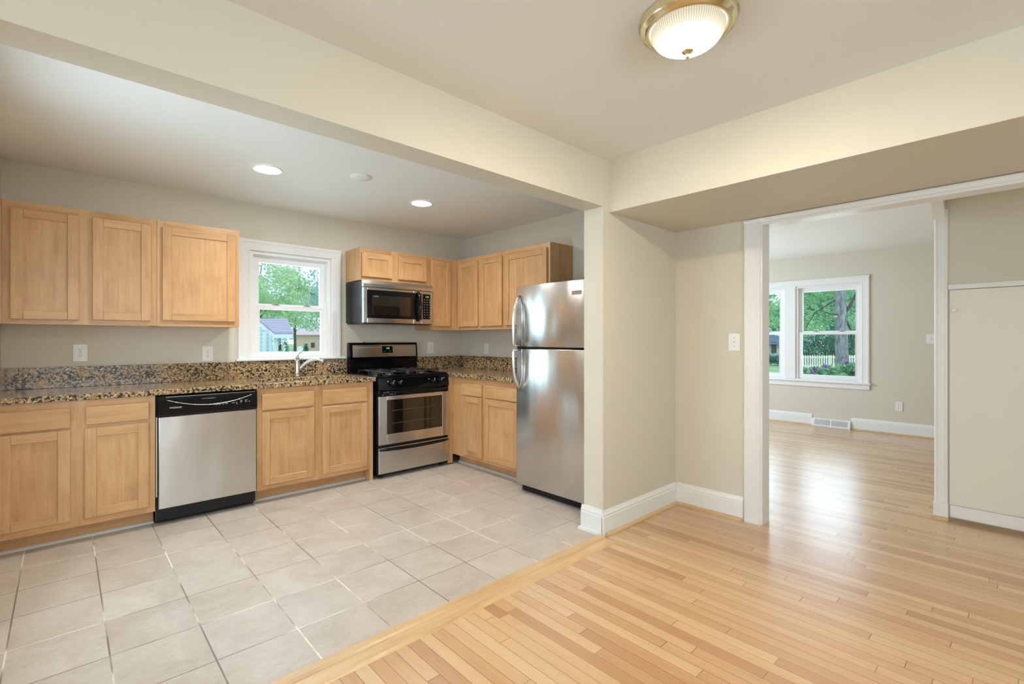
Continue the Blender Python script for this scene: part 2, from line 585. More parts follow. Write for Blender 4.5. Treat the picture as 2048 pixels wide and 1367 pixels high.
# the unseen rest of the dining room, with openings added for the fill lamps
b = MB()
b.box(-2.0, -1.2, -2.62, -2.5, 0, ZD)
b.box(1.4, XD + 0.115, -2.62, -2.5, 0, ZD)
b.box(-1.2, 1.4, -2.62, -2.5, 0, 0.77)
b.box(-1.2, 1.4, -2.62, -2.5, 2.13, ZD)
struct(b, 'wall_front', M['wall'], 'beige dining room wall behind the photographer', 'wall')
b = MB()
b.box(-2.0, -1.8, -2.5, -1.6, 0, ZD)
b.box(-2.0, -1.8, 0.6, BF, 0, ZD)
b.box(-2.0, -1.8, -1.6, 0.6, 0, 0.77)
b.box(-2.0, -1.8, -1.6, 0.6, 2.13, ZD)
struct(b, 'wall_left', M['wall'], 'beige dining room wall left of the photographer', 'wall')
# living room
LWY0, LWY1, LWZ0, LWZ1 = 1.577, 3.36, 0.665, 2.035
b = MB()
b.box(XF, XF + 0.16, -2.6, LWY0, 0, ZL)
b.box(XF, XF + 0.16, LWY1, YB + 0.2, 0, ZL)
b.box(XF, XF + 0.16, LWY0, LWY1, 0, LWZ0)
b.box(XF, XF + 0.16, LWY0, LWY1, LWZ1, ZL)
struct(b, 'wall_far', M['wall'], 'pale living room wall with the double window', 'wall')
b = MB()
b.box(XD + 0.115, 4.7, 4.7, 4.82, 0, ZL)
b.box(6.9, XF, 4.7, 4.82, 0, ZL)
b.box(4.7, 6.9, 4.7, 4.82, 0, 0.85)  # opening added to let the side fill lamp through
b.box(4.7, 6.9, 4.7, 4.82, 2.05, ZL)
struct(b, 'wall_side', M['wall'], 'living room side wall out of view behind the stub wall', 'wall')
struct(MB().box(5.3, XF, -0.72, -0.6, 0, ZL), 'wall_end', M['wall'], 'living room end wall hidden behind the closet', 'wall')

# closet at the right: partition end, dropped ceiling, panel over the door
PX = 4.48
b = MB()
b.box(PX + 0.012, 5.3, 0.40, 0.455, 0, ZL)
b.box(XD + 0.115, 5.3, -0.9, 0.455, 2.215, ZL)
b.box(PX + 0.01, PX + 0.06, -0.9, 0.40, 1.624, 2.215)
b.box(PX + 0.01, PX + 0.06, -0.9, -0.42, 0, 1.624)
b.box(XD + 0.115, PX + 0.06, -1.0, -0.9, 0, ZL)
b.box(5.3, 5.36, -0.9, 0.455, 0, ZL)
struct(b, 'wall_closet', M['wall'], 'beige wall panel above the cream closet door', 'wall')


# ------------------------------------------------------------------ mouldings
def base_profile(h=0.16, t=0.016):
    return [(0, 0), (t, 0), (t, h - 0.045), (t - 0.003, h - 0.038), (t - 0.002, h - 0.028), (t - 0.008, h - 0.012), (t - 0.011, h), (0, h)]


def flip(pts, sx):
    return [(p * sx, q) for p, q in pts]


# stub wall: front face and its end
b = MB()
pr = base_profile()
b.prism([(BF - p, q) for p, q in pr], 'x', XS - 0.016, XD - 0.001)
struct(b, 'baseboard_front', M['trim'], 'tall white baseboard on the front of the stub wall', 'baseboard')
b = MB()
b.prism([(XS - p, q) for p, q in pr], 'y', BF - 0.004, BK + 0.016)
b.box(XS - 0.03, XS - 0.001, BF + 0.02, BK + 0.03, 0.0, 0.016)
struct(b, 'baseboard_end', M['trim'], 'white baseboard wrapping the end of the stub wall by the refrigerator', 'baseboard')
b = MB()
b.prism([(XD - p, q) for p, q in pr], 'y', 1.352, BF - 0.0165)
struct(b, 'baseboard_right', M['trim'], 'white baseboard below the light switch', 'baseboard')


def quarter(r=0.019):
    return [(0, 0)] + [(r * math.cos(a * PI / 12), r * math.sin(a * PI / 12)) for a in range(7)]


b = MB()
b.prism([(BF - 0.016 - p, q) for p, q in quarter()], 'x', XS + 0.0, XD - 0.017)
struct(b, 'trim_1', M['oak_trim'], 'stained wood quarter round at the foot of the stub wall', 'moulding')
b = MB()
b.prism([(XD - 0.016 - p, q) for p, q in quarter()], 'y', 1.352, BF - 0.036)
struct(b, 'trim_2', M['oak_trim'], 'stained wood quarter round below the switch wall baseboard', 'moulding')
# living room baseboard, either side of the register
b = MB()
prl = base_profile(0.165)
b.prism([(XF - p, q) for p, q in prl], 'y', -0.6, 1.695)
b.prism([(XF - p, q) for p, q in prl], 'y', 2.175, 4.7)
struct(b, 'baseboard_far', M['trim'], 'white baseboard on the living room far wall', 'baseboard')
b = MB()
b.prism([(XF - 0.016 - p, q) for p, q in quarter()], 'y', -0.6, 1.69)
b.prism([(XF - 0.016 - p, q) for p, q in quarter()], 'y', 2.18, 4.7)
struct(b, 'trim_3', M['oak_trim'], 'stained wood quarter round along the living room far wall', 'moulding')


# cased opening: fluted casing on the left, head casing, jamb lining
def casing_profile(w, t=0.020):
    """(across, out) outline of a moulded casing, inner edge at 0."""
    return [(0, 0), (0, t * 0.62), (0.004, t * 0.72), (0.012, t * 0.72), (0.014, t * 0.62), (0.020, t * 0.66), (w * 0.5, t * 0.72), (w - 0.030, t * 0.80), (w - 0.026, t * 0.98), (w - 0.014, t), (w - 0.004, t * 0.9), (w, t * 0.6), (w, 0)]


jt = thing('trim_4', 'white moulded casing around the wide opening to the living room', 'casing', kind='structure')
b = MB()
b.prism([(XD - o, OY1 - 0.004 + a) for a, o in casing_profile(0.105)], 'z', 0.0, OZ + 0.001)
b.obj('side_casing', M['trim'], jt)
b = MB()
b.prism([(XD - o, OZ - 0.004 + a * 0.30) for a, o in casing_profile(0.105)], 'y', OY0 + 0.005, OY1 + 0.101)
b.obj('head_casing', M['trim'], jt)
b = MB()
b.box(XD - 0.004, XD + 0.120, OY1 - 0.016, OY1 - 0.001, 0, OZ - 0.018)
b.box(XD - 0.004, XD + 0.120, OY0 + 0.02, OY1 - 0.001, OZ - 0.018, OZ - 0.002)
b.obj('jamb', M['trim'], jt)

# casing on the partition end beside the closet, with plinth, corbel and wood shoe
pt = thing('trim_5', 'white moulded casing post between living room and closet door', 'casing', kind='structure')
b = MB()
pw = [(-0.036, 0), (-0.036, 0.012), (-0.032, 0.02), (-0.022, 0.022), (-0.018, 0.014), (-0.006, 0.012), (0.006, 0.012), (0.018, 0.014), (0.022, 0.022), (0.032, 0.02), (0.036, 0.012), (0.036, 0)]
b.prism([(PX + 0.011 - o, 0.4275 + a) for a, o in pw], 'z', 0.115, 2.15)
b.obj('post', M['trim'], pt)
MB().box(PX - 0.018, PX + 0.011, 0.389, 0.467, 0.018, 0.115, bev=0.003).obj('plinth', M['trim'], pt)
b = MB()
b.prism([(PX - 0.13, 2.215), (PX + 0.011, 2.215), (PX + 0.011, 2.085), (PX - 0.012, 2.085), (PX - 0.04, 2.12), (PX - 0.09, 2.16), (PX - 0.13, 2.175)], 'y', 0.405, 0.468)
b.obj('corbel', M['trim'], pt)
b = MB()
b.prism([(PX - 0.018 - p, q) for p, q in quarter(0.018)], 'y', 0.388, 0.475)
b.obj('wood_shoe', M['oak_trim'], pt)

dr = thing('door_1', 'plain cream closet door with a small round knob near its upper left corner', 'door', (PX, 0, 0), kind='structure')
MB().box(-0.004, 0.03, -0.40, 0.384, 0.112, 1.588, bev=0.002).obj('door_panel', M['door'], dr)
MB().box(-0.010, 0.028, -0.40, 0.382, 0.026, 0.110, bev=0.004).obj('kick_board', M['trim'], dr)
b = MB()
b.lathe([(0.0, -0.034), (0.010, -0.034), (0.015, -0.028), (0.015, -0.022), (0.008, -0.015), (0.007, -0.006), (0.012, -0.0045), (0.0, -0.0045)], (0, 0.356, 1.449), 20, axis='x')
b.obj('knob', M['plastic'], dr)
MB().box(PX - 0.006, PX + 0.04, -0.42, 0.390, 1.592, 1.626, bev=0.003).obj('head_rail', M['trim'], dr).location = (-PX, 0, 0)


# threshold between tile and oak
tr = thing('trim_6', 'two-step oak threshold strip where tile meets oak floor', 'threshold', kind='structure')
b = MB()
b.prism([(1.874, 0.0), (1.874, 0.010), (1.866, 0.014), (1.830, 0.014), (1.815, 0.011), (1.812, 0.006), (1.812, 0.0)], 'x', -1.8, XS - 0.032)
b.obj('nosing', M['oak_trim'], tr)
b = MB()
b.prism([(1.811, 0.0), (1.811, 0.008), (1.755, 0.0075), (1.742, 0.005), (1.737, 0.0005), (1.737, 0.0)], 'x', -1.8, XS - 0.045)
b.obj('reducer', M['oak_trim'], tr)


# ------------------------------------------------------------------ windows
def double_hung(root, W, H, depth_u, depth_l, zmid, stile, rail_b, rail_t, sash_mat, lock=True):
    """Two sashes and their locks in local coordinates: x across, y outward, z up from the sill."""
    for nm, y, z0, z1, rb, rt in (('upper_sash', depth_u, zmid, H, 0.036, rail_t), ('lower_sash', depth_l, 0.0, zmid + 0.02, rail_b, 0.036)):
        b = MB()
        b.box(0, stile, y, y + 0.028, z0, z1)
        b.box(W - stile, W, y, y + 0.028, z0, z1)
        b.box(stile, W - stile, y, y + 0.028, z0, z0 + rb)
        b.box(stile, W - stile, y, y + 0.028, z1 - rt, z1)
        b.box(stile, stile + 0.006, y - 0.004, y + 0.024, z0 + rb, z1 - rt)
        b.box(W - stile - 0.006, W - stile, y - 0.004, y + 0.024, z0 + rb, z1 - rt)
        sash = b.obj(nm, sash_mat, root)
        MB().box(stile + 0.004, W - stile - 0.004, y + 0.012, y + 0.015, z0 + rb - 0.001, z1 - rt + 0.001).obj('glass_pane', M['glass'], sash)
    if lock:
        for fx in (0.30, 0.72):
            b = MB()
            x = W * fx
            b.box(x - 0.03, x + 0.03, depth_l + 0.002, depth_l + 0.027, zmid + 0.02, zmid + 0.026)
            b.tube([(x - 0.032, depth_l + 0.014, zmid + 0.034), (x - 0.005, depth_l + 0.014, zmid + 0.037), (x + 0.02, depth_l + 0.014, zmid + 0.029)], [0.004, 0.006, 0.007], None, 8)
            b.obj('sash_lock', M['print_g'], root)


w1 = thing('window_1', 'white double-hung window above the kitchen sink', 'window', (0, 0, 0), kind='structure')
# casing (profile: across, out)
def cas(w):
    return casing_profile(w, 0.022)
b = MB()
b.prism([(WX0 - a + 0.004, YB - 0.0005 - o) for a, o in cas(0.092)], 'z', 1.082, WZ1 - 0.004 + 0.092)
b.prism([(WX1 + a - 0.004, YB - 0.0005 - o) for a, o in cas(0.092)], 'z', 1.082, WZ1 - 0.004 + 0.092)
b.prism([(YB - 0.0008 - o * 1.03, WZ1 - 0.004 + a) for a, o in cas(0.092)], 'x', WX0 - 0.088, WX1 + 0.088)
b.obj('casing', M['trim'], w1)
b = MB()
b.box(1.067, 2.022, YB - 0.045, YB - 0.0005, 1.0625, 1.082, bev=0.005, seg=2)
b.box(WX0 + 0.001, WX1 - 0.001, YB - 0.0005, YB + 0.06, 1.076, 1.086)
b.obj('sill', M['trim'], w1)
b = MB()
fw = 0.034
b.box(WX0 + 0.001, WX0 + fw, YB + 0.006, YB + 0.12, 1.086, WZ1 - 0.001)
b.box(WX1 - fw, WX1 - 0.001, YB + 0.006, YB + 0.12, 1.086, WZ1 - 0.001)
b.box(WX0 + fw, WX1 - fw, YB + 0.006, YB + 0.12, WZ1 - fw, WZ1 - 0.001)
b.box(WX0 + fw, WX1 - fw, YB + 0.03, YB + 0.13, 1.086, 1.094)
b.obj('frame', M['vinyl'], w1)
holder = thing('sash_tmp', 'x', 'x')
holder.location = (WX0 + fw, YB + 0.015, 1.094)
double_hung(holder, WX1 - WX0 - 2 * fw, WZ1 - fw - 1.094, 0.042, 0.010, 0.437, 0.052, 0.042, 0.060, M['vinyl'])
for ch in list(holder.children):
    ch.parent = w1
    ch.location = holder.location
bpy.data.objects.remove(holder)

# living room double window: a mullion between two double-hung units
w2 = thing('window_2', 'white double window in the living room far wall', 'window', (0, 0, 0), kind='structure')
b = MB()
b.prism([(XF - 0.0005 - o, LWY0 - a + 0.004) for a, o in casing_profile(0.092, 0.022)], 'z', 0.655, LWZ1 + 0.088)
b.prism([(XF - 0.0005 - o, LWY1 + a - 0.004) for a, o in casing_profile(0.092, 0.022)], 'z', 0.655, LWZ1 + 0.088)
b.prism([(XF - 0.0008 - o * 1.03, LWZ1 - 0.004 + a) for a, o in casing_profile(0.092, 0.022)], 'y', LWY0 - 0.088, LWY1 + 0.088)
MY0, MY1 = 2.392, 2.545
b.box(XF - 0.012, XF + 0.12, MY0, MY1, 0.665, LWZ1, bev=0.003)
b.obj('casing', M['trim'], w2)
b = MB()
b.box(XF - 0.05, XF - 0.0005, LWY0 - 0.105, LWY1 + 0.105, 0.632, 0.655, bev=0.006, seg=2)
b.box(XF - 0.020, XF - 0.0005, LWY0 - 0.088, LWY1 + 0.088, 0.562, 0.632, bev=0.003)
b.box(XF - 0.0005, XF + 0.06, LWY0 + 0.001, LWY1 - 0.001, 0.655, 0.668)
b.obj('sill', M['trim'], w2)
for (y0, y1) in ((LWY0, MY0), (MY1, LWY1)):
    b = MB()
    b.box(XF + 0.006, XF + 0.12, y0 + 0.001, y0 + 0.03, 0.668, LWZ1 - 0.001)
    b.box(XF + 0.006, XF + 0.12, y1 - 0.03, y1 - 0.001, 0.668, LWZ1 - 0.001)
    b.box(XF + 0.006, XF + 0.12, y0 + 0.03, y1 - 0.03, LWZ1 - 0.03, LWZ1 - 0.001)
    b.box(XF + 0.03, XF + 0.13, y0 + 0.03, y1 - 0.03, 0.668, 0.678)
    b.obj('frame', M['vinyl'], w2)
    h = thing('sash_tmp', 'x', 'x')
    h.location = (XF + 0.012, y1 - 0.03, 0.678)
    double_hung(h, y1 - y0 - 0.06, LWZ1 - 0.03 - 0.678, 0.042, 0.010, 0.657, 0.045, 0.055, 0.06, M['vinyl'])
    for ch in list(h.children):
        ch.parent = w2
        ch.location = h.location
        ch.rotation_euler = (0, 0, -PI / 2)
    bpy.data.objects.remove(h)


# ------------------------------------------------------------------ kitchen cabinets
DT = 0.020      # door thickness


def shaker(name, x0, x1, z0, z1, yface, parent, rail=0.056, gap=0.0):
    """Overlay shaker door: mitre-less frame of stiles and rails, recessed centre panel as a child."""
    y0, y1 = yface - DT - gap, yface - 0.001 - gap
    b = MB()
    r = rail
    b.box(x0, x0 + r, y0, y1, z0, z1, M['maple_z'], 0.0025)
    b.box(x1 - r, x1, y0, y1, z0, z1, M['maple_z'], 0.0025)
    b.box(x0 + r, x1 - r, y0 + 0.0006, y1, z0, z0 + r, M['maple_x'], 0.0025)
    b.box(x0 + r, x1 - r, y0 + 0.0006, y1, z1 - r, z1, M['maple_x'], 0.0025)
    d = b.obj(name, None, parent)
    MB().box(x0 + r - 0.002, x1 - r + 0.002, y0 + 0.009, y1 - 0.001, z0 + r - 0.002, z1 - r + 0.002).obj('panel', M['maple_z'], d)
    return d


def face_frame(parent, W, z0, z1, stiles, rails, t=0.02):
    """stiles: list of (x0, x1); rails: list of (z0, z1) spanning the full width between them."""
    b = MB()
    for x0, x1 in stiles:
        b.box(x0, x1, 0, t, z0, z1, M['maple_z'])
    ss = sorted(stiles)
    for (a0, a1), (c0, c1) in zip(ss, ss[1:]):
        for r0, r1 in rails:
            b.box(a1, c0, 0.0004, t, r0, r1, M['maple_x'])
    return b.obj('face_frame', None, parent)


def carcass(parent, W, D, z0, z1, t=0.016, y0=0.0205, top=True):
    b = MB()
    b.box(0.0, t, y0, D, z0, z1, M['maple_z'])
    b.box(W - t, W, y0, D, z0, z1, M['maple_z'])
    b.box(t, W - t, y0, D, z0 + 0.012, z0 + 0.012 + t, M['maple_x'])
    if top:
        b.box(t, W - t, y0, D, z1 - t, z1, M['maple_x'])
    b.box(t, W - t, D - 0.006, D, z0 + 0.028, z1 - t, M['maple_z'])
    return b.obj('carcass', None, parent)


UY = 4.295       # face of the uppers on the back wall
UDEP = YB - UY - 0.001
UZ0, UZ1 = 1.346, 2.112

# wall cabinets left of the window
c = thing('wall_cabinet', 'wide two-door maple wall cabinet at the far left', 'wall cabinet', (-0.277, UY, 0), group='maple wall cabinets')
Wc = 0.768
carcass(c, Wc, UDEP, UZ0, UZ1)
face_frame(c, Wc, UZ0, UZ1, [(0, 0.040), (0.345, 0.425), (0.728, Wc)], [(UZ0, UZ0 + 0.04), (UZ1 - 0.05, UZ1)])
shaker('door', 0.035, 0.351, 1.376, 2.066, 0, c)
shaker('door', 0.418, 0.734, 1.380, 2.066, 0, c)
MB().box(-0.022, -0.001, 0.0, 0.02, UZ0, UZ1).obj('filler_strip', M['maple_z'], c)

c = thing('wall_cabinet', 'single-door maple wall cabinet left of the kitchen window', 'wall cabinet', (0.4925, UY, 0), group='maple wall cabinets')
Wc = 0.531
carcass(c, Wc, UDEP, UZ0, UZ1)
face_frame(c, Wc, UZ0, UZ1, [(0, 0.036), (Wc - 0.036, Wc)], [(UZ0, UZ0 + 0.045), (UZ1 - 0.05, UZ1)])
shaker('door', 0.031, 0.500, 1.387, 2.067, 0, c)

# short cabinet over the microwave
c = thing('wall_cabinet', 'short two-door maple cabinet above the microwave', 'wall cabinet', (2.036, UY, 0), group='maple wall cabinets')
Wc = 0.783
carcass(c, Wc, UDEP, 1.808, UZ1 + 0.003)
face_frame(c, Wc, 1.808, UZ1 + 0.003, [(0, 0.03), (0.33, 0.41), (Wc - 0.05, Wc)], [(1.808, 1.85), (UZ1 - 0.045, UZ1 + 0.003)])
shaker('door', 0.020, 0.338, 1.843, 2.072, 0, c)
shaker('door', 0.403, 0.727, 1.843, 2.072, 0, c)

# narrow corner cabinet on the back wall
c = thing('wall_cabinet', 'narrow one-door maple wall cabinet between microwave and corner', 'wall cabinet', (2.8205, UY, 0), group='maple wall cabinets')
Wc = 0.3455
carcass(c, Wc, UDEP, UZ0 + 0.004, UZ1 + 0.003)
face_frame(c, Wc, UZ0 + 0.004, UZ1 + 0.003, [(0, 0.02), (0.24, Wc)], [(UZ0 + 0.004, UZ0 + 0.045), (UZ1 - 0.045, UZ1 + 0.003)])
shaker('door', 0.006, 0.250, 1.389, 2.080, 0, c, 0.052)

# wall cabinets on the right wall: local x runs from the corner towards the viewer
RX = 3.168
RD = XR - RX - 0.001
c = thing('wall_cabinet', 'two-door maple wall cabinet next to the inside corner', 'wall cabinet', (RX, 4.2935, 0), -PI / 2, 'maple wall cabinets')
Wc = 0.7775
carcass(c, Wc, RD, UZ0 + 0.004, UZ1 + 0.004)
face_frame(c, Wc, UZ0 + 0.004, UZ1 + 0.004, [(0, 0.051), (0.366, 0.436), (0.743, Wc)], [(UZ0 + 0.004, UZ0 + 0.045), (UZ1 - 0.045, UZ1 + 0.004)])
shaker('door', 0.043, 0.371, 1.384, 2.074, 0, c)
shaker('door', 0.423, 0.755, 1.384, 2.074, 0, c)
c = thing('wall_cabinet', 'maple wall cabinet half hidden above the refrigerator with dark side panel', 'wall cabinet', (RX, 3.515, 0), -PI / 2, 'maple wall cabinets')
Wc = 0.606
carcass(c, Wc, RD, UZ0 + 0.004, UZ1 + 0.004)
face_frame(c, Wc, UZ0 + 0.004, UZ1 + 0.004, [(0, 0.036), (Wc - 0.036, Wc)], [(UZ0 + 0.004, UZ0 + 0.045), (UZ1 - 0.045, UZ1 + 0.004)])
shaker('door', 0.022, 0.576, 1.384, 2.070, 0, c)
MB().box(Wc, Wc + 0.004, 0.021, RD, UZ0 + 0.004, UZ1 + 0.004).obj('side_panel', maple('stained_side_panel', 'z'), c)['label'] = 'darker grained side panel'

# base cabinets on the back wall
FY = 3.982
BD = YB - FY - 0.001
BZ0, BZ1 = 0.102, 0.875


def base_cabinet(label, x0, W, doors, drawers, stiles, rails, toe0, toe1, loc=None, rz=0.0, D=BD, toe_y=0.10, top=True):
    c = thing('base_cabinet', label, 'base cabinet', loc or (x0, FY, 0), rz, 'maple base cabinets')
    carcass(c, W, D, BZ0, BZ1, top=top)
    face_frame(c, W, BZ0, BZ1, stiles, rails)
    for d in doors:
        shaker('door', *d, 0, c)
    for d in drawers:
        MB().box(d[0], d[1], -DT, -0.001, d[2], d[3], bev=0.004, seg=2).obj('drawer', M['maple_x'], c)
    MB().box(toe0, toe1, toe_y, toe_y + 0.016, 0.0, BZ0 - 0.0005).obj('toe_kick', M['maple_x'], c)
    b = MB()
    b.prism([(toe_y - 0.001 - p, q) for p, q in quarter(0.018)], 'x', toe0, toe1)
    b.obj('shoe_moulding', M['shoe'], c)
    return c


x0 = -0.297
base_cabinet('maple base cabinet at the left end of the counter', x0, 0.745,
             [(0.018, 0.326, 0.145, 0.700), (0.391, 0.709, 0.145, 0.700)],
             [(0.018, 0.326, 0.712, 0.832), (0.396, 0.709, 0.722, 0.833)],
             [(0, 0.03), (0.315, 0.402), (0.70, 0.745)], [(BZ0, 0.155), (0.69, 0.735), (0.82, BZ1)], 0.0, 0.745)
x0 = 1.068
sc_ = base_cabinet('maple sink base cabinet under the faucet', x0, 0.945,
                   [(0.033, 0.424, 0.138, 0.694), (0.494, 0.884, 0.138, 0.694)],
                   [(0.033, 0.424, 0.710, 0.831), (0.494, 0.884, 0.710, 0.831)],
                   [(0, 0.043), (0.415, 0.503), (0.876, 0.945)], [(BZ0, 0.15), (0.685, 0.72), (0.82, BZ1)], 0.0, 0.912, top=False)
MB().box(0.914, 0.945, 0.001, BD, 0.0, BZ0 - 0.0005).obj('end_panel', M['maple_z'], sc_)

BX = 2.868
RBD = XR - BX - 0.001
base_cabinet('maple base cabinet between the stove and the refrigerator', 0, 1.0,
             [(0.205, 0.492, 0.132, 0.699), (0.540, 0.985, 0.132, 0.699)],
             [(0.175, 0.492, 0.710, 0.822), (0.540, 0.985, 0.710, 0.822)],
             [(0, 0.20), (0.485, 0.548), (0.978, 1.0)], [(BZ0, 0.14), (0.69, 0.72), (0.81, BZ1)], 0.0, 1.0,
             loc=(BX, 3.980, 0), rz=-PI / 2, D=RBD)
MB().box(2.812, BX - 0.001, 3.962, 3.980, BZ0 - 0.09, BZ1).obj('filler_strip', M['maple_z'], bpy.data.objects['base_cabinet.002']).matrix_parent_inverse = Matrix.Translation((BX, 3.980, 0)) .__matmul__(Matrix.Rotation(-PI / 2, 4, 'Z')).inverted()


# ------------------------------------------------------------------ granite worktops
CZ0, CZ1 = 0.8765, 0.914
wt = thing('worktop', 'speckled tan granite worktop with the sink cut into it', 'worktop', group='granite worktops')
# slab with a rounded sink cut-out: built as a ring of quads around the hole
HX0, HX1, HY0, HY1, HR = 1.14, 1.90, 4.035, 4.40, 0.09
SX0, SX1, SY0, SY1 = -0.298, 2.030, 3.957, YB - 0.001


def rounded(x0, x1, y0, y1, r, n=6):
    pts = []
    for cx, cy, a0 in ((x1 - r, y1 - r, 0), (x0 + r, y1 - r, 90), (x0 + r, y0 + r, 180), (x1 - r, y0 + r, 270)):
        for k in range(n + 1):
            a = math.radians(a0 + 90 * k / n)
            pts.append((cx + r * math.cos(a), cy + r * math.sin(a)))
    return pts


def slab_with_hole(z0, z1):
    bm = bmesh.new()
    hole = rounded(HX0, HX1, HY0, HY1, HR)
    n = len(hole)
    q = n // 4
    corners = [(SX1, SY1), (SX0, SY1), (SX0, SY0), (SX1, SY0)]
    for z, up in ((z1, True), (z0, False)):
        hv = [bm.verts.new((x, y, z)) for x, y in hole]
        cv = [bm.verts.new((x, y, z)) for x, y in corners]
        for c in range(4):
            seg = hv[c * q:(c + 1) * q]
            for k in range(q - 1):
                f = (cv[c], seg[k], seg[k + 1])
                bm.faces.new(f if not up else f[::-1])
            nxt = hv[((c + 1) * q) % n]
            f = (cv[c], seg[-1], nxt, cv[(c + 1) % 4])
            bm.faces.new(f if not up else f[::-1])
    bm.verts.ensure_lookup_table()
    N = n + 4
    for i in range(n):
        j = (i + 1) % n
        bm.faces.new((bm.verts[i], bm.verts[j], bm.verts[N + j], bm.verts[N + i]))
    for i in range(4):
        j = (i + 1) % 4
        bm.faces.new((bm.verts[n + i], bm.verts[N + n + i], bm.verts[N + n + j], bm.verts[n + j]))
    return bm


b = MB()
b.bm = slab_with_hole(CZ0, CZ1)
sl = b.obj('slab', M['granite'], wt)
bv = sl.modifiers.new('ease', 'BEVEL')
bv.width, bv.segments, bv.limit_method, bv.angle_limit = 0.004, 2, 'ANGLE', math.radians(60)
b = MB()
b.box(XL + 0.001, 2.034, YB - 0.021, YB - 0.001, CZ1 + 0.0005, 1.058, bev=0.0015)
b.box(XL + 0.001, XL + 0.021, 3.96, YB - 0.0215, CZ1 + 0.0005, 1.058, bev=0.0015)
b.obj('backsplash', M['granite'], wt)
wt2 = thing('worktop', 'speckled granite corner worktop right of the stove', 'worktop', group='granite worktops')
MB().box(2.838, XR - 0.001, 2.955, YB - 0.001, CZ0, CZ1, bev=0.004, seg=2).obj('slab', M['granite'], wt2)
b = MB()
b.box(2.825, XR - 0.0215, YB - 0.021, YB - 0.001, CZ1 + 0.0005, 1.058, bev=0.0015)
b.box(XR - 0.021, XR - 0.001, 2.955, YB - 0.001, CZ1 + 0.0005, 1.058, bev=0.0015)
b.obj('backsplash', M['granite'], wt2)

# undermount sink: flange under the slab, bowl walls and floor
sk = thing('kitchen_sink', 'stainless undermount sink set into the granite counter', 'sink', (0, 0, 0))
bm = bmesh.new()
loops = []
for (g_, z, r) in ((0.022, CZ0 - 0.001, HR), (0.0, CZ0 - 0.001, HR), (-0.006, CZ0 - 0.02, HR), (-0.016, 0.715, HR), (-0.05, 0.695, HR * 0.7)):
    loops.append([bm.verts.new((x, y, z)) for x, y in rounded(HX0 - g_, HX1 + g_, HY0 - g_, HY1 + g_, r)])
for l0, l1 in zip(loops, loops[1:]):
    for i in range(len(l0)):
        j = (i + 1) % len(l0)
        f = bm.faces.new((l0[i], l0[j], l1[j], l1[i]))
        f.smooth = True
bm.faces.new(loops[-1])
b = MB()
b.bm = bm
bw = b.obj('bowl', M['steel_s'], sk)
so = bw.modifiers.new('wall', 'SOLIDIFY')
so.thickness, so.offset = 0.0012, -1
MB().lathe([(0.0, 0.697), (0.04, 0.697), (0.042, 0.6985), (0.036, 0.7), (0.0, 0.698)], (1.52, 4.22, 0), 24).obj('drain', M['nickel'], sk)

# faucet
fx, fy = 1.547, 4.515
fa = thing('kitchen_faucet', 'brushed nickel single-lever faucet behind the sink', 'faucet', (fx, fy, CZ1))
b = MB()
b.lathe([(0.0, 0.0005), (0.033, 0.0005), (0.033, 0.006), (0.027, 0.012), (0.0255, 0.05), (0.0245, 0.10), (0.0235, 0.118), (0.0225, 0.122), (0.0235, 0.126), (0.0215, 0.150), (0.012, 0.160), (0.0, 0.160)], seg=28)
b.obj('body', M['nickel'], fa)
b = MB()
pts = [(0.006, -0.002, 0.045), (0.024, -0.012, 0.075), (0.05, -0.026, 0.105), (0.082, -0.042, 0.130), (0.116, -0.060, 0.146), (0.148, -0.077, 0.152), (0.172, -0.089, 0.148), (0.188, -0.098, 0.136), (0.196, -0.102, 0.121)]
b.tube(pts, [0.016, 0.0165, 0.016, 0.0155, 0.015, 0.0165, 0.0195, 0.0205, 0.0195], None, 16)
sp = b.obj('spout', M['nickel'], fa)
MB().tube([(0.196, -0.102, 0.1205), (0.198, -0.103, 0.116)], [0.016, 0.0155], None, 16).obj('spray_face', M['rubber'], sp)
b = MB()
b.tube([(0.0, 0.0, 0.155), (-0.001, 0.0, 0.172), (0.004, 0.0, 0.192), (0.016, 0.001, 0.210), (0.033, 0.002, 0.222), (0.046, 0.003, 0.226)], [0.019, 0.0165, 0.012, 0.009, 0.0075, 0.005], None, 14, flat=0.8)
b.obj('lever', M['nickel'], fa)

# ------------------------------------------------------------------ dishwasher
dw = thing('dishwasher', 'stainless dishwasher with black control panel under the counter', 'dishwasher', (0.4505, 3.96, 0))
W = 0.614
MB().box(0.004, W - 0.004, 0.03, 0.60, 0.03, 0.868).obj('tub', M['black_side'], dw)
MB().box(0.013, W - 0.006, -0.004, 0.028, 0.114, 0.728, bev=0.004, seg=2).obj('door', M['steel'], dw)
b = MB()
b.prism([(-0.012, 0.732), (-0.022, 0.745), (-0.022, 0.845), (-0.012, 0.868), (0.028, 0.868), (0.028, 0.732)], 'x', 0.006, W - 0.004)
cp = b.obj('control_panel', M['black'], dw)
b = MB()
pts = []
for k in range(17):
    t = k / 16
    pts.append((0.055 + t * (W - 0.095), -0.0225, 0.842 - 0.050 * (1 - (2 * t - 1) ** 2)))
b.tube(pts, 0.0022, None, 6)
b.obj('trim_line', M['steel_s'], cp)
MB().box(0.05, W - 0.02, -0.0165, -0.0125, 0.860, 0.8625).obj('top_line', M['steel_s'], cp)
MB().box(0.25, 0.34, -0.0245, -0.0215, 0.829, 0.838, bev=0.002).obj('latch_recess', M['black_side'], cp)
lettering('brand_lettering', 'FRIGIDAIRE', 0.0135, (0.105, -0.0225, 0.788), FRONT, M['print'], cp)
b = MB()
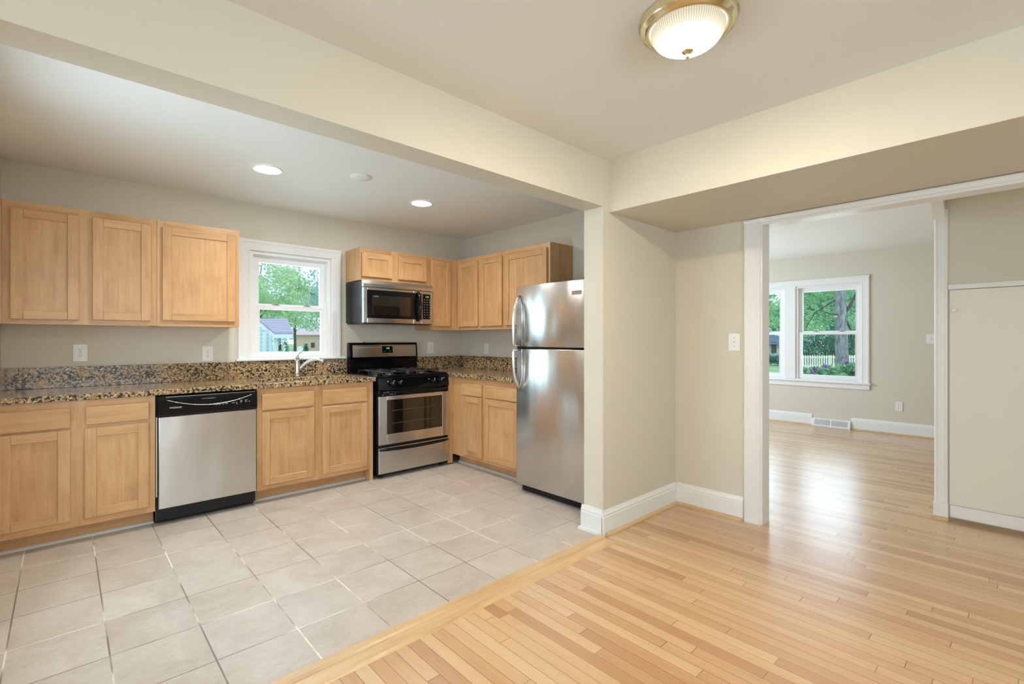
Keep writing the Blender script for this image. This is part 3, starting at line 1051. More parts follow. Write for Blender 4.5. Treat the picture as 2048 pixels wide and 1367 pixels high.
for x, z, w in ((0.345, 0.787, .015), (0.365, 0.787, .012), (0.386, 0.787, .010), (0.407, 0.788, .015), (0.451, 0.790, .018), (0.472, 0.790, .008), (0.475, 0.781, .006), (0.502, 0.803, .012), (0.502, 0.795, .012), (0.502, 0.787, .006), (0.535, 0.803, .016), (0.533, 0.792, .012), (0.556, 0.792, .010)):
    marks('button', [(x - w / 2, x + w / 2, -0.0228, -0.0218, z - 0.0022, z + 0.0022)], M['print_g'], cp)
kp = MB().box(0.006, W - 0.004, 0.085, 0.10, 0.004, 0.112).obj('kick_plate', M['black_side'], dw)
for x in (0.035, W - 0.035):
    MB().lathe([(0.0, 0.0815), (0.005, 0.0815), (0.006, 0.0848)], (x, 0, 0.035), 12, axis='y').obj('screw', M['steel_s'], kp)
MB().box(0.0, 0.005, -0.003, 0.05, 0.20, 0.73).obj('side_trim', M['steel_s'], dw)

# ------------------------------------------------------------------ gas range
RX0 = 2.046
rg = thing('gas_range', 'stainless and black freestanding gas range between the counters', 'stove', (RX0, 3.955, 0))
W = 0.758
MB().box(0.003, W - 0.003, 0.03, 0.635, 0.03, 0.895).obj('body', M['black_side'], rg)
# cooktop with raised rolled rim
b = MB()
b.box(0.0, W, 0.012, 0.60, 0.893, 0.912, bev=0.008, seg=3)
b.box(0.0, 0.016, 0.012, 0.60, 0.905, 0.924, bev=0.006, seg=2)
b.box(W - 0.016, W, 0.012, 0.60, 0.905, 0.924, bev=0.006, seg=2)
b.box(0.0, W, 0.008, 0.03, 0.905, 0.924, bev=0.006, seg=2)
ck = b.obj('cooktop', M['black'], rg)
b = MB()
b.prism([(0.03, 0.892), (0.008, 0.905), (-0.004, 0.898), (-0.018, 0.80), (-0.012, 0.792), (0.03, 0.792)], 'x', 0.0, W)
pan = b.obj('control_panel', M['black'], rg)
for x in (0.125, 0.20, 0.565, 0.645):
    b = MB()
    b.lathe([(0.0, -0.046), (0.017, -0.046), (0.019, -0.043), (0.0215, -0.02), (0.023, -0.0125), (0.0, -0.0125)], (x, 0, 0.852), 20, axis='y')
    b.box(x - 0.005, x + 0.005, -0.054, -0.044, 0.834, 0.870, bev=0.002)
    kn = b.obj('knob', M['black'], rg)
    MB().box(x - 0.001, x + 0.001, -0.0546, -0.0538, 0.852, 0.869).obj('pointer', M['print'], kn)
b = MB()
for x, z in ((0.095, 0.868), (0.16, 0.872), (0.235, 0.868), (0.53, 0.868), (0.595, 0.872), (0.685, 0.868), (0.70, 0.868)):
    yk = -0.004 - (0.898 - z) * 0.143
    marks('knob_mark', [(x - 0.006, x + 0.006, yk - 0.001, yk + 0.003, z - 0.0025, z + 0.0025)], M['print'], pan)
# oven door: steel frame, black head with handle, window
b = MB()
z0, z1, wx0, wx1, wz0, wz1 = 0.302, 0.737, 0.086, 0.682, 0.394, 0.702
b.box(0.004, wx0, -0.012, 0.028, z0, z1, bev=0.002)
b.box(wx1, W - 0.002, -0.012, 0.028, z0, z1, bev=0.002)
b.box(wx0, wx1, -0.012, 0.028, z0, wz0, bev=0.002)
b.box(wx0, wx1, -0.012, 0.028, wz1, z1, bev=0.002)
od = b.obj('oven_door', M['steel'], rg)
b = MB()
b.box(wx0 + 0.001, wx1 - 0.001, -0.008, 0.004, wz0 + 0.001, wz1 - 0.001, bev=0.003)
win = b.obj('oven_window', M['oven_glass'], od)
b = MB()
for z in (0.487, 0.602):
    b.box(wx0 + 0.045, wx1 - 0.075, -0.0092, -0.0081, z, z + 0.003)
b.obj('oven_rack', M['wire'], od)
MB().box(0.004, W - 0.002, -0.010, 0.028, 0.739, 0.789, bev=0.003).obj('door_head', M['black'], od)
b = MB()
b.tube([(0.03, -0.012, 0.770), (0.05, -0.036, 0.772), (0.12, -0.042, 0.774), (W / 2, -0.044, 0.776), (W - 0.12, -0.042, 0.774), (W - 0.05, -0.036, 0.772), (W - 0.03, -0.012, 0.770)], [0.010, 0.012, 0.013, 0.013, 0.013, 0.012, 0.010], None, 12)
b.obj('door_handle', M['black'], od)
b = MB()
for x, w in ((0.045, 0.016), (0.115, 0.010), (0.135, 0.016), (0.165, 0.012)):
    marks('door_mark', [(x - w / 2, x + w / 2, -0.0108, -0.0098, 0.750, 0.7535)], M['print_g'], od)
MB().box(0.004, W - 0.003, 0.0, 0.028, 0.276, 0.301).obj('gap_strip', M['black_side'], rg)
dwr = MB().box(0.004, W - 0.002, -0.012, 0.028, 0.045, 0.275, bev=0.003).obj('drawer', M['steel'], rg)
b = MB()
n = 12
pts = [(0.010 + (W - 0.02) * k / n, -0.020 - 0.012 * (1 - (2 * k / n - 1) ** 2), 0.262 - 0.010 * (1 - (2 * k / n - 1) ** 2)) for k in range(n + 1)]
b.tube(pts, [0.009] + [0.013] * (n - 1) + [0.009], None, 12)
b.obj('drawer_handle', M['black'], dwr)
for x, y in ((0.05, 0.05), (W - 0.05, 0.05), (0.05, 0.58), (W - 0.05, 0.58)):
    MB().lathe([(0.0, 0.0), (0.02, 0.0), (0.02, 0.012), (0.008, 0.014), (0.008, 0.031), (0.0, 0.031)], (x, y, 0), 14).obj('leg', M['rubber'], rg)
# burners and grates
for x in (0.20, W - 0.20):
    for y in (0.16, 0.43):
        b = MB()
        b.lathe([(0.0, 0.913), (0.062, 0.913), (0.060, 0.917), (0.040, 0.918), (0.040, 0.926), (0.034, 0.932), (0.0, 0.933)], (x, y, 0), 28)
        b.obj('burner', M['iron'], rg)


def grate(xc):
    b = MB()
    z = 0.948
    for y in (0.16, 0.43):
        ring = [(xc - 0.125, y - 0.105), (xc + 0.125, y - 0.105), (xc + 0.125, y + 0.105), (xc - 0.125, y + 0.105)]
        loop = [(p[0], p[1], z) for p in ring]
        b.tube(loop + [loop[0]], 0.005, None, 8)
        for p in ring:
            b.tube([(p[0], p[1], z), (p[0], p[1], 0.9125)], 0.005, None, 8)
        for dx, dy in ((1, 0), (-1, 0), (0, 1), (0, -1)):
            a = (xc + dx * 0.125, y + dy * 0.105, z)
            m_ = (xc + dx * 0.08, y + dy * 0.075, z + 0.004)
            e_ = (xc + dx * 0.03, y + dy * 0.03, z + 0.003)
            b.tube([a, m_, e_], [0.005, 0.005, 0.004], None, 8)
    return b.obj('grate', M['iron'], rg)


grate(0.20)
grate(W - 0.20)
# back guard
b = MB()
b.prism([(0.575, 0.893), (0.635, 0.893), (0.635, 1.205), (0.622, 1.216), (0.588, 1.216), (0.578, 1.205), (0.565, 1.07), (0.575, 1.05)], 'x', 0.0, W)
bg = b.obj('backguard', M['black'], rg)
b = MB()
b.prism([(0.5705, 1.072), (0.5795, 1.192), (0.574, 1.192), (0.565, 1.072)], 'x', 0.028, W - 0.018)
fs = b.obj('fascia', M['steel'], bg)
lay = Matrix.Rotation(math.radians(4.3), 4, 'X')
b = MB()
b.box(-0.062, 0.062, -0.003, 0.003, -0.034, 0.034, bev=0.003)
dp = b.obj('display_panel', M['black'], fs)
dp.location = (0.40, 0.5685, 1.145)
dp.rotation_euler = (-math.radians(4.3), 0, 0)
lift(lift(lettering('clock_digits', '1:45', 0.022, (0.005, -0.0034, 0.012), FRONT, M['led'], dp)))
b = MB()
for x in (-0.04, -0.02, 0.02, 0.04):
    for o in marks('button', [(x - 0.006, x + 0.006, -0.0036, -0.0029, -0.018, -0.0145)], M['print_g'], dp):
        lift(lift(o))
lettering('brand_lettering', 'FRIGIDAIRE', 0.0105, (0.40, 0.5655, 1.086), (PI / 2 - math.radians(4.3), 0, 0), M['print_d'], bg)
lift(dp)
MB().lathe([(0.0, 1.222), (0.006, 1.222), (0.007, 1.2165), (0.0, 1.2165)], (0.165, 0.605, 0), 12).obj('vent_cap', M['black'], bg)

# ------------------------------------------------------------------ over-the-range microwave
mw = thing('microwave', 'stainless over-the-range microwave above the stove', 'microwave', (2.038, 4.222, 0))
W = 0.757
MB().box(0.0, W, 0.03, YB - 4.222 - 0.001, 1.408, 1.800).obj('casing', M['black_side'], mw)
MB().box(0.01, W - 0.01, 0.02, 0.37, 1.396, 1.4075).obj('underside_vent', M['black_side'], mw)
b = MB()
b.prism([(0.029, 1.742), (-0.004, 1.742), (-0.006, 1.772), (0.004, 1.804), (0.029, 1.806)], 'x', 0.0, W)
b.obj('vent_grille', M['steel'], mw)
dx1 = 0.625
b = MB()
b.box(0.0, 0.040, -0.002, 0.029, 1.404, 1.738, bev=0.003)
b.box(dx1 - 0.09, dx1, -0.002, 0.029, 1.404, 1.738, bev=0.003)
b.box(0.040, dx1 - 0.09, -0.002, 0.029, 1.404, 1.452, bev=0.003)
b.box(0.040, dx1 - 0.09, -0.002, 0.029, 1.712, 1.738, bev=0.003)
md = b.obj('door', M['steel'], mw)
b = MB()
b.box(0.035, dx1 - 0.002, -0.0045, 0.006, 1.448, 1.716, bev=0.004, seg=2)
gw = b.obj('door_glass', M['black'], md)
b = MB()
b.box(0.085, 0.50, -0.0056, -0.0044, 1.478, 1.665)
b.obj('viewing_window', M['oven_glass'], md)
lettering('door_lettering', 'SENSOR', 0.014, (0.125, -0.0058, 1.655), FRONT, M['print_g'], md)
lettering('brand_lettering', 'FRIGIDAIRE', 0.013, (0.30, -0.0022, 1.428), FRONT, M['print_d'], md)
b = MB()
hz0, hz1 = 1.435, 1.725
pts = []
rr = []
for k in range(13):
    t = k / 12
    pts.append((0.585, -0.008 - 0.040 * math.sin(PI * t) ** 0.6, hz0 + (hz1 - hz0) * t))
    rr.append(0.012 + 0.006 * math.sin(PI * t))
b.tube(pts, rr, None, 14)
b.obj('handle', M['black'], md)
b = MB()
b.box(dx1 + 0.004, W, -0.002, 0.029, 1.404, 1.738, bev=0.003)
cpn = b.obj('control_panel', M['steel'], mw)
kp = MB().box(dx1 + 0.012, W - 0.022, -0.0045, 0.004, 1.452, 1.712, bev=0.004).obj('keypad', M['black'], cpn)
lettering('clock_digits', '1:45', 0.022, (dx1 + 0.068, -0.0048, 1.682), FRONT, M['led'], cpn)
b = MB()
for r in range(8):
    for cc in range(3):
        if r == 7 and cc == 1:
            continue
        x = dx1 + 0.036 + cc * 0.031
        z = 1.652 - r * 0.0255
        w = 0.008 if r >= 3 else 0.011
        marks('key', [(x - w / 2, x + w / 2, -0.0051, -0.0044, z - 0.003, z + 0.003)], M['print_g'], cpn)

# ------------------------------------------------------------------ refrigerator (faces the kitchen, local -Y is the front)
FXF = 2.738
fr = thing('refrigerator', 'tall stainless top-freezer refrigerator beside the stub wall', 'refrigerator', (FXF, 2.900, 0), -PI / 2)
W = 0.765
MB().box(0.006, W - 0.006, 0.075, 0.70, 0.03, 1.668, bev=0.004).obj('cabinet_body', M['black_side'], fr)


def fridge_door(name, z0, z1):
    r = 0.04
    out = []
    n = 7
    for k in range(n + 1):
        a = PI / 2 * k / n
        out.append((W - r * 0.9 + r * 0.9 * math.sin(a), r - r * math.cos(a)))
    outl = [(0.004, 0.07), (0.0, 0.062), (0.0, 0.014), (0.004, 0.004), (0.012, 0.0)] + out + [(W, 0.062), (W - 0.004, 0.07)]
    b = MB()
    b.prism(outl, 'z', z0, z1, None, True)
    o = b.obj(name, M['steel_v'], fr)
    for p in o.data.polygons:
        p.use_smooth = abs(p.normal.z) < 0.5
    m = o.modifiers.new('edges', 'BEVEL')
    m.width, m.segments, m.limit_method, m.angle_limit = 0.004, 2, 'ANGLE', math.radians(60)
    return o


fz = fridge_door('freezer_door', 1.188, 1.684)
fd = fridge_door('fresh_food_door', 0.066, 1.172)
MB().box(0.004, W - 0.004, 0.012, 0.074, 1.1725, 1.1875).obj('divider', M['black'], fr)
gr = MB().box(0.03, W - 0.02, 0.045, 0.075, 0.008, 0.062).obj('base_grille', M['black_side'], fr)
b = MB()
for k in range(10):
    x = 0.06 + k * 0.066
    b.box(x, x + 0.05, 0.0435, 0.0445, 0.020, 0.026)
    b.box(x, x + 0.05, 0.0435, 0.0445, 0.036, 0.042)
b.obj('louvre', M['black'], gr)
MB().box(W - 0.075, W - 0.02, 0.02, 0.10, 1.686, 1.702, bev=0.004).obj('hinge_cap', M['black'], fr)
for x, y in ((0.05, 0.09), (W - 0.05, 0.09), (0.05, 0.66), (W - 0.05, 0.66)):
    MB().lathe([(0.0, 0.0), (0.018, 0.0), (0.018, 0.014), (0.0, 0.03)], (x, y, 0), 12).obj('foot', M['rubber'], fr)


def fridge_handle(parent, zin, zout, name='handle'):
    """A bow that leaves the door at a point (zout) and returns at the door split (zin)."""
    s = 1 if zout > zin else -1
    L = abs(zout - zin)
    b = MB()
    pts = [(0.044, -0.004, zout), (0.040, -0.018, zout - s * 0.035), (0.034, -0.038, zout - s * 0.075), (0.030, -0.050, zout - s * 0.12), (0.028, -0.054, zout - s * 0.20), (0.028, -0.054, zin + s * 0.02), (0.030, -0.050, zin + s * 0.003), (0.040, -0.004, zin + s * 0.003)]
    b.tube(pts, [0.008, 0.010, 0.0115, 0.012, 0.012, 0.012, 0.011, 0.010], None, 12, flat=1.0)
    h = b.obj(name, M['steel_s'], parent)
    b = MB()
    pts = [(0.044, -0.004, zout), (0.062, -0.003, zout - s * 0.04), (0.074, -0.003, zout - s * 0.09), (0.078, -0.003, zout - s * 0.16), (0.078, -0.003, zin + s * 0.002)]
    b.tube(pts, 0.0065, None, 8)
    b.obj('handle_base', M['steel_s'], parent)
    return h


fridge_handle(fz, 1.192, 1.607)
fridge_handle(fd, 1.168, 0.845)
bd = MB().box(0.600, 0.690, -0.0035, 0.002, 1.576, 1.606, bev=0.001).obj('badge', M['steel_s'], fz)
lettering('brand_lettering', 'FRIGIDAIRE', 0.013, (0.645, -0.0038, 1.591), FRONT, M['print_g'], fz)


# ------------------------------------------------------------------ outlets, switches, register
def rot_pts(o, loc, rz):
    o.location = loc
    o.rotation_euler = (0, 0, rz)


def outlet(loc, rz, label, gfci=False, w=0.075, h=0.122):
    """Local -Y faces the room; the plate's back sits on the wall."""
    t = thing('wall_outlet', label, 'outlet', loc, rz, 'white wall outlets')
    pl = MB().box(-w / 2, w / 2, -0.0065, -0.0006, -h / 2, h / 2, bev=0.002, seg=2).obj('plate', M['plastic'], t)
    for z in (0.0205, -0.0205):
        b = MB()
        pts = [(0.017 * math.cos(a * PI / 12) , max(-0.0135, min(0.0135, 0.0175 * math.sin(a * PI / 12)))) for a in range(24)]
        b.prism([(p, z + q) for p, q in pts], 'y', -0.0082, -0.0064)
        s_ = b.obj('socket', M['plastic'], t)
        b = MB()
        b.box(-0.0075, -0.0050, -0.0088, -0.0081, z - 0.001, z + 0.008)
        b.box(0.0050, 0.0070, -0.0088, -0.0081, z + 0.0005, z + 0.0075)
        b.lathe([(0.0, -0.0088), (0.0026, -0.0088), (0.0026, -0.0081)], (0, 0, z - 0.0072), 10, axis='y')
        b.obj('slots', M['slot'], s_)
    MB().lathe([(0.0, -0.0074), (0.003, -0.0072), (0.0032, -0.0064)], (0, 0, 0), 10, axis='y').obj('screw', M['print_g'], t)
    return t


outlet((0.0865, YB, 1.153), 0, 'white outlet above the counter at the far left', w=0.078)
outlet((0.865, YB, 1.131), 0, 'white outlet on the wall just left of the kitchen window')
outlet((3.025, YB, 1.157), 0, 'white outlet on the back wall right of the stove', w=0.078, h=0.13)
outlet((XR, 4.155, 1.146), -PI / 2, 'white outlet on the right wall near the inside corner', h=0.112)
outlet((XF, 1.176, 0.371), -PI / 2, 'white outlet low on the living room far wall')


def switch(loc, rz, label, w=0.078, h=0.122):
    t = thing('light_switch', label, 'light switch', loc, rz, 'white light switches')
    MB().box(-w / 2, w / 2, -0.0065, -0.0006, -h / 2, h / 2, bev=0.002, seg=2).obj('plate', M['plastic'], t)
    for z in (0.03, -0.03):
        MB().lathe([(0.0, -0.0076), (0.003, -0.0074), (0.0034, -0.0064)], (0, 0, z), 10, axis='y').obj('screw', M['print_g'], t)
    MB().box(-0.006, 0.006, -0.0085, -0.0064, -0.013, 0.013).obj('collar', M['plastic'], t)
    b = MB()
    b.prism([(-0.0084, -0.004), (-0.018, 0.003), (-0.018, 0.008), (-0.0084, 0.008)], 'x', -0.004, 0.004)
    b.obj('toggle', M['plastic'], t)
    return t


switch((XD, 1.414, 1.230), -PI / 2, 'white toggle switch beside the cased opening')
switch((XF, 0.862, 1.253), -PI / 2, 'white switch plate on the living room far wall')

# the register in the living room baseboard
rgst = thing('floor_register', 'white baseboard heating register under the living room window', 'register', (XF, 1.935, 0), -PI / 2)
b = MB()
L = 0.235
b.prism([(-0.001, 0.002), (-0.055, 0.002), (-0.055, 0.020), (-0.028, 0.108), (-0.001, 0.112)], 'x', -L, L)
b.obj('housing', M['trim'], rgst)
sl = math.atan2(0.027, 0.088)
for s_ in (-1, 1):
    b = MB()
    for k in range(22):
        x = s_ * 0.105 - 0.092 + k * 0.0085
        b.prism([(-0.0545, 0.030), (-0.0565, 0.030), (-0.0335, 0.0985), (-0.031, 0.0985)], 'x', x, x + 0.004)
    b.obj('grille', M['trim'], rgst)
    b = MB()
    x = s_ * 0.105
    b.poly([(x - 0.096, -0.0532, 0.028), (x + 0.096, -0.0532, 0.028), (x + 0.096, -0.0313, 0.100), (x - 0.096, -0.0313, 0.100)])
    b.obj('grille_back', M['print_g'], rgst)


# ------------------------------------------------------------------ lamps
def recessed(loc, label):
    t = thing('recessed_light', label, 'recessed light', loc, 0, 'recessed ceiling lights')
    b = MB()
    b.lathe([(0.098, -0.001), (0.098, -0.006), (0.094, -0.008), (0.080, -0.006), (0.078, -0.0015)], (0, 0, 0), 40)
    b.obj('trim_ring', M['plastic'], t)
    MB().lathe([(0.0, -0.004), (0.06, -0.004), (0.0785, -0.003)], (0, 0, 0), 40).obj('lens', M['lens'], t)
    sp = bpy.data.lights.new('can_beam', 'SPOT')
    sp.energy, sp.color = CAN_SPOT, CANC
    sp.spot_size, sp.spot_blend, sp.shadow_soft_size = math.radians(135), 0.9, 0.06
    so_ = bpy.data.objects.new('can_beam', sp)
    so_.location = (0, 0, -0.02)
    so_.parent = t
    COL.objects.link(so_)
    return t


recessed((1.037, 3.609, ZK), 'lit recessed ceiling light over the dishwasher side, nearer one')
recessed((2.275, 3.601, ZK), 'lit recessed ceiling light in front of the stove, farther one')
cpx = thing('ceiling_cover_plate', 'round white blank cover plate between the two recessed lights', 'cover plate', (1.582, 3.313, ZK))
MB().lathe([(0.074, -0.0005), (0.074, -0.006), (0.068, -0.011), (0.0, -0.012)], (0, 0, 0), 36).obj('disc', M['ceil'], cpx)
for a in (0.6, 3.74):
    MB().lathe([(0.0, -0.0135), (0.003, -0.0133), (0.0035, -0.0118)], (0.035 * math.cos(a), 0.035 * math.sin(a), 0), 10).obj('screw', M['print_g'], cpx)

dl = thing('ceiling_light', 'lit dome ceiling light with brass ring on the dining ceiling', 'ceiling light', (1.641, 0.840, ZD))
b = MB()
b.lathe([(0.155, -0.0005), (0.168, -0.004), (0.170, -0.012), (0.164, -0.019), (0.166, -0.026), (0.161, -0.034), (0.152, -0.039), (0.149, -0.044), (0.141, -0.047), (0.134, -0.044), (0.130, -0.030)], seg=72)
b.obj('brass_ring', M['brass'], dl)
# ribbed glass bowl, glowing brightest round the bulbs
g = NG('lit_ribbed_glass')
co = g.objco()
s_ = g.n('SeparateXYZ', Vector=co)
rad = g.math('SQRT', g.math('ADD', g.math('MULTIPLY', s_.outputs[0], s_.outputs[0]), g.math('MULTIPLY', s_.outputs[1], s_.outputs[1])))
ang = g.math('ARCTAN2', s_.outputs[1], s_.outputs[0])
rib = g.math('ADD', 0.82, g.math('MULTIPLY', g.math('SINE', g.math('MULTIPLY', ang, 96.0)), 0.18))
fall = g.ramp(g.math('DIVIDE', rad, 0.128), [(0.0, (1, 1, 1)), (0.5, (0.85, 0.85, 0.85)), (0.72, (0.10, 0.10, 0.10)), (0.86, (0.0024, 0.0024, 0.0024)), (1.0, (0.00155, 0.00155, 0.00155))])
st = g.math('MULTIPLY', g.math('MULTIPLY', fall, rib), DOME_E)
e = g.n('Emission', Color=WARM, Strength=st)
g.nt.links.new(e.outputs[0], g.out.inputs[0])
b = MB()
prof = [(0.1285, -0.038)]
for k in range(1, 13):
    a = PI / 2 * k / 12
    prof.append((0.1285 * math.cos(a), -0.040 - 0.074 * math.sin(a)))
prof[-1] = (0.0, -0.114)
b.lathe(prof, seg=96)
b.obj('glass_bowl', g.m, dl)
b = MB()
b.lathe([(0.0, -0.1125), (0.020, -0.1140), (0.0225, -0.1175), (0.018, -0.122), (0.009, -0.126), (0.006, -0.129), (0.0055, -0.132), (0.0075, -0.136), (0.006, -0.141), (0.0, -0.142)], seg=24)
b.obj('finial', M['brass'], dl)


# ------------------------------------------------------------------ outdoors
FV = Vector((math.cos(YAW), math.sin(YAW), 0))
RV = Vector((math.sin(YAW), -math.cos(YAW), 0))
GZ = -0.9


def at(px, py, d):
    """The point of the place that lies d metres ahead in the photograph's direction (px, py)."""
    return FV * d + RV * ((px - 1024) / FPX * d) + Vector((0, 0, EYE - (py - 678) / FPX * d))


g = NG('lawn_grass')
co = g.objco()
g.bsdf(g.ramp(g.noise(co, 0.6, 6, 0.7), [(0.3, (0.16, 0.33, 0.13)), (0.7, (0.36, 0.50, 0.25))]), 0.95)
b = MB()
b.box(-60, 160, YB + 0.4, 220, GZ - 0.2, GZ)
b.box(XF + 0.4, 160, -90, YB + 0.4, GZ - 0.2, GZ)
tag(b.obj('lawn', g.m), 'pale green lawn outside the windows', 'lawn', None, 'structure')

BARK = bark_mat('grey_bark', (0.10, 0.10, 0.115), (0.46, 0.45, 0.48))
BARK_D = bark_mat('dark_bark', (0.04, 0.035, 0.03), (0.14, 0.12, 0.10))
LEAF_BRIGHT = leaf_mat('leaves_bright', (0.40, 0.58, 0.34), (0.74, 0.88, 0.58))
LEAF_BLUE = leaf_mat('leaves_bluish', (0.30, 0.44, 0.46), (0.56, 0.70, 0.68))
LEAF_MAPLE = leaf_mat('leaves_maple', (0.12, 0.36, 0.19), (0.50, 0.74, 0.42), scale=2.0)
LEAF_DARK = leaf_mat('leaves_dark', (0.07, 0.24, 0.17), (0.20, 0.44, 0.32))  # dark green leaf colour for hedges, evergreens and background trees
LEAF_SHRUB = leaf_mat('leaves_shrub', (0.10, 0.30, 0.16), (0.42, 0.66, 0.40), scale=6)
PETAL = leaf_mat('petals_purple', (0.36, 0.14, 0.44), (0.62, 0.34, 0.68), scale=9)


def leaves(n, clusters, size, mat, name, parent, rng, droop=0.3):
    """n small folded leaves scattered round cluster centres (point, radius)."""
    verts, faces = [], []
    for _ in range(n):
        c_, r_ = clusters[rng.randrange(len(clusters))]
        while True:
            p = Vector((rng.uniform(-1, 1), rng.uniform(-1, 1), rng.uniform(-1, 1)))
            if p.length <= 1:
                break
        p = Vector(c_) + Vector((p.x * r_, p.y * r_, p.z * r_ * 0.75))
        a = Vector((rng.uniform(-1, 1), rng.uniform(-1, 1), rng.uniform(-1, 1) - droop)).normalized()
        u = a.cross(Vector((rng.uniform(-1, 1), rng.uniform(-1, 1), rng.uniform(-1, 1)))).normalized()
        w = a.cross(u)
        s = size * rng.uniform(0.6, 1.25)
        k = len(verts)
        verts += [p, p + a * s * 0.5 + u * s * 0.36 + w * s * 0.06, p + a * s, p + a * s * 0.5 - u * s * 0.36 + w * s * 0.06]
        faces += [(k, k + 1, k + 2), (k, k + 2, k + 3)]
    me = bpy.data.meshes.new(name)
    me.from_pydata(verts, [], faces)
    me.materials.append(mat)
    o = bpy.data.objects.new(name, me)
    COL.objects.link(o)
    o.parent = parent
    return o


def tree(base, height, crown_r, crown_z, n, size, mat, label, trunk_r=0.18, group='trees outside the kitchen window', seed=1, clusters=26, flat=0.9, bark=None, lean=0.0, tall=0.9):
    rng = random.Random(seed)
    t = thing('tree', label, 'tree', base, 0, group)
    b = MB()
    b.tube([(0, 0, -0.05), (lean * 0.3, 0, height * tall * 0.33), (lean * 0.7, 0.02, height * tall * 0.7), (lean, 0, height * tall)], [trunk_r * 1.25, trunk_r, trunk_r * 0.75, trunk_r * 0.3], None, 12)
    tk = b.obj('trunk', bark or BARK_D, t)
    cl = []
    b = MB()
    for k in range(clusters):
        while True:
            p = Vector((rng.uniform(-1, 1), rng.uniform(-1, 1), rng.uniform(-1, 1)))
            if 0.25 < p.length <= 1:
                break
        q = Vector((p.x * crown_r + lean * 0.6, p.y * crown_r, crown_z + p.z * crown_r * flat))
        cl.append((q, crown_r * rng.uniform(0.22, 0.38)))
        if k % 3 == 0:
            h0 = max(height * 0.25, min(q.z - 0.3 * crown_r, height * 0.8))
            b.tube([(lean * h0 / height, 0, h0), (q.x * 0.5, q.y * 0.5, (h0 + q.z) / 2 + 0.1), q], [trunk_r * 0.4, trunk_r * 0.25, trunk_r * 0.08], None, 6)
    b.obj('branches', bark or BARK_D, t)
    leaves(n, cl, size, mat, 'crown', t, rng)
    return t


# seen through the kitchen window
def ground(px, d):
    p = at(px, 678, d)
    return (p.x, p.y, GZ)


tree(ground(521, 24), 7.6, 2.1, 4.4, 5600, 0.17, LEAF_BRIGHT, 'bright green leafy tree behind the shed roof', 0.06, seed=3, clusters=50, tall=0.4)
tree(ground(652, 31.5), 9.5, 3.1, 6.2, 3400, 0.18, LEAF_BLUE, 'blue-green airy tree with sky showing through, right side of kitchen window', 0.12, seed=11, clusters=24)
_tr = bpy.data.objects['tree.001']
b = MB()
b.tube([at(*q) - _tr.location for q in ((538, 528, 29.0), (560, 541, 29.1), (586, 560, 29.3), (606, 576, 29.6), (629, 591, 30.0))], [0.03, 0.05, 0.07, 0.085, 0.10], None, 8)
b.obj('limb', BARK, _tr)
tree(ground(590, 48), 8.5, 3.3, 5.6, 2600, 0.26, LEAF_BRIGHT, 'pale green tree far behind the shed and in front of the tan house', 0.12, seed=21)
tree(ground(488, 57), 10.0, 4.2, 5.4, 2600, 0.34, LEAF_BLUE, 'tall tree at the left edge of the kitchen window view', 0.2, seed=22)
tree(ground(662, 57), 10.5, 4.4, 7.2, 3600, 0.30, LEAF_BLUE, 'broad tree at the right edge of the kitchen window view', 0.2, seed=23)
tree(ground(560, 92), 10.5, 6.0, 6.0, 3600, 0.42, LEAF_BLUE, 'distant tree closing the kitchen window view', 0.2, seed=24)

# shed with hipped porch roof
g = NG('lap_siding')
co = g.objco()
s_ = g.n('SeparateXYZ', Vector=co)
fz_ = g.math('FRACT', g.math('DIVIDE', s_.outputs[2], 0.105))
g.bsdf(g.mix(g.math('LESS_THAN', fz_, 0.10), (0.62, 0.70, 0.78), (0.30, 0.36, 0.44)), 0.6, g.bump(fz_, 0.6, 0.01))
M['siding'] = g.m
g = NG('purple_grey_shingles')
co = g.objco()
s_ = g.n('SeparateXYZ', Vector=co)
fz_ = g.math('FRACT', g.math('DIVIDE', s_.outputs[2], 0.06))
nz = g.noise(g.mapping(co, (6, 6, 30)), 1.0, 3)
g.bsdf(g.mix(g.math('LESS_THAN', fz_, 0.18), g.mix(nz, (0.33, 0.30, 0.38), (0.47, 0.43, 0.50)), (0.24, 0.21, 0.28)), 0.8)
M['shingle'] = g.m
M['white_paint'] = plain('white_exterior_paint', (0.78, 0.84, 0.88), 0.6)
sh = thing('shed', 'blue-grey sided shed with a white-trimmed shingle porch roof', 'shed', (0, 0, 0))
dN, dF = 12.6, 14.6
A = at(500, 632, dF)
B_ = at(575, 640, dF)
Cc = at(549, 668, dN)
Dd = at(586, 668, dN)
rt = Vector((0, 0, 0.05))
b = MB()
eL = at(515, 640, dF)
quad = [eL, B_, Dd, Cc]
b._new([p for p in quad] + [p + rt for p in quad], [(0, 1, 2, 3), (7, 6, 5, 4), (0, 4, 5, 1), (1, 5, 6, 2), (2, 6, 7, 3), (3, 7, 4, 0)], None)
b.obj('roof', M['shingle'], sh)
b = MB()
n_ = (Cc - eL).normalized()
for p0, p1, h in ((eL, Cc, 0.10), (Cc, Dd, 0.10)):
    o_ = FV * -0.03
    b._new([p0 + o_, p1 + o_, p1 + o_ - Vector((0, 0, h)), p0 + o_ - Vector((0, 0, h)), p0, p1, p1 - Vector((0, 0, h)), p0 - Vector((0, 0, h))],
           [(0, 1, 2, 3), (7, 6, 5, 4), (0, 4, 5, 1), (3, 2, 6, 7), (0, 3, 7, 4), (1, 5, 6, 2)], None)
b.obj('fascia', M['white_paint'], sh)
b = MB()
wl, wr = at(505, 678, 13.2), at(540, 678, 12.9)
tl, tr_ = at(505, 640, 13.2).z, at(540, 664, 12.9).z - 0.05
thk = FV * 0.12
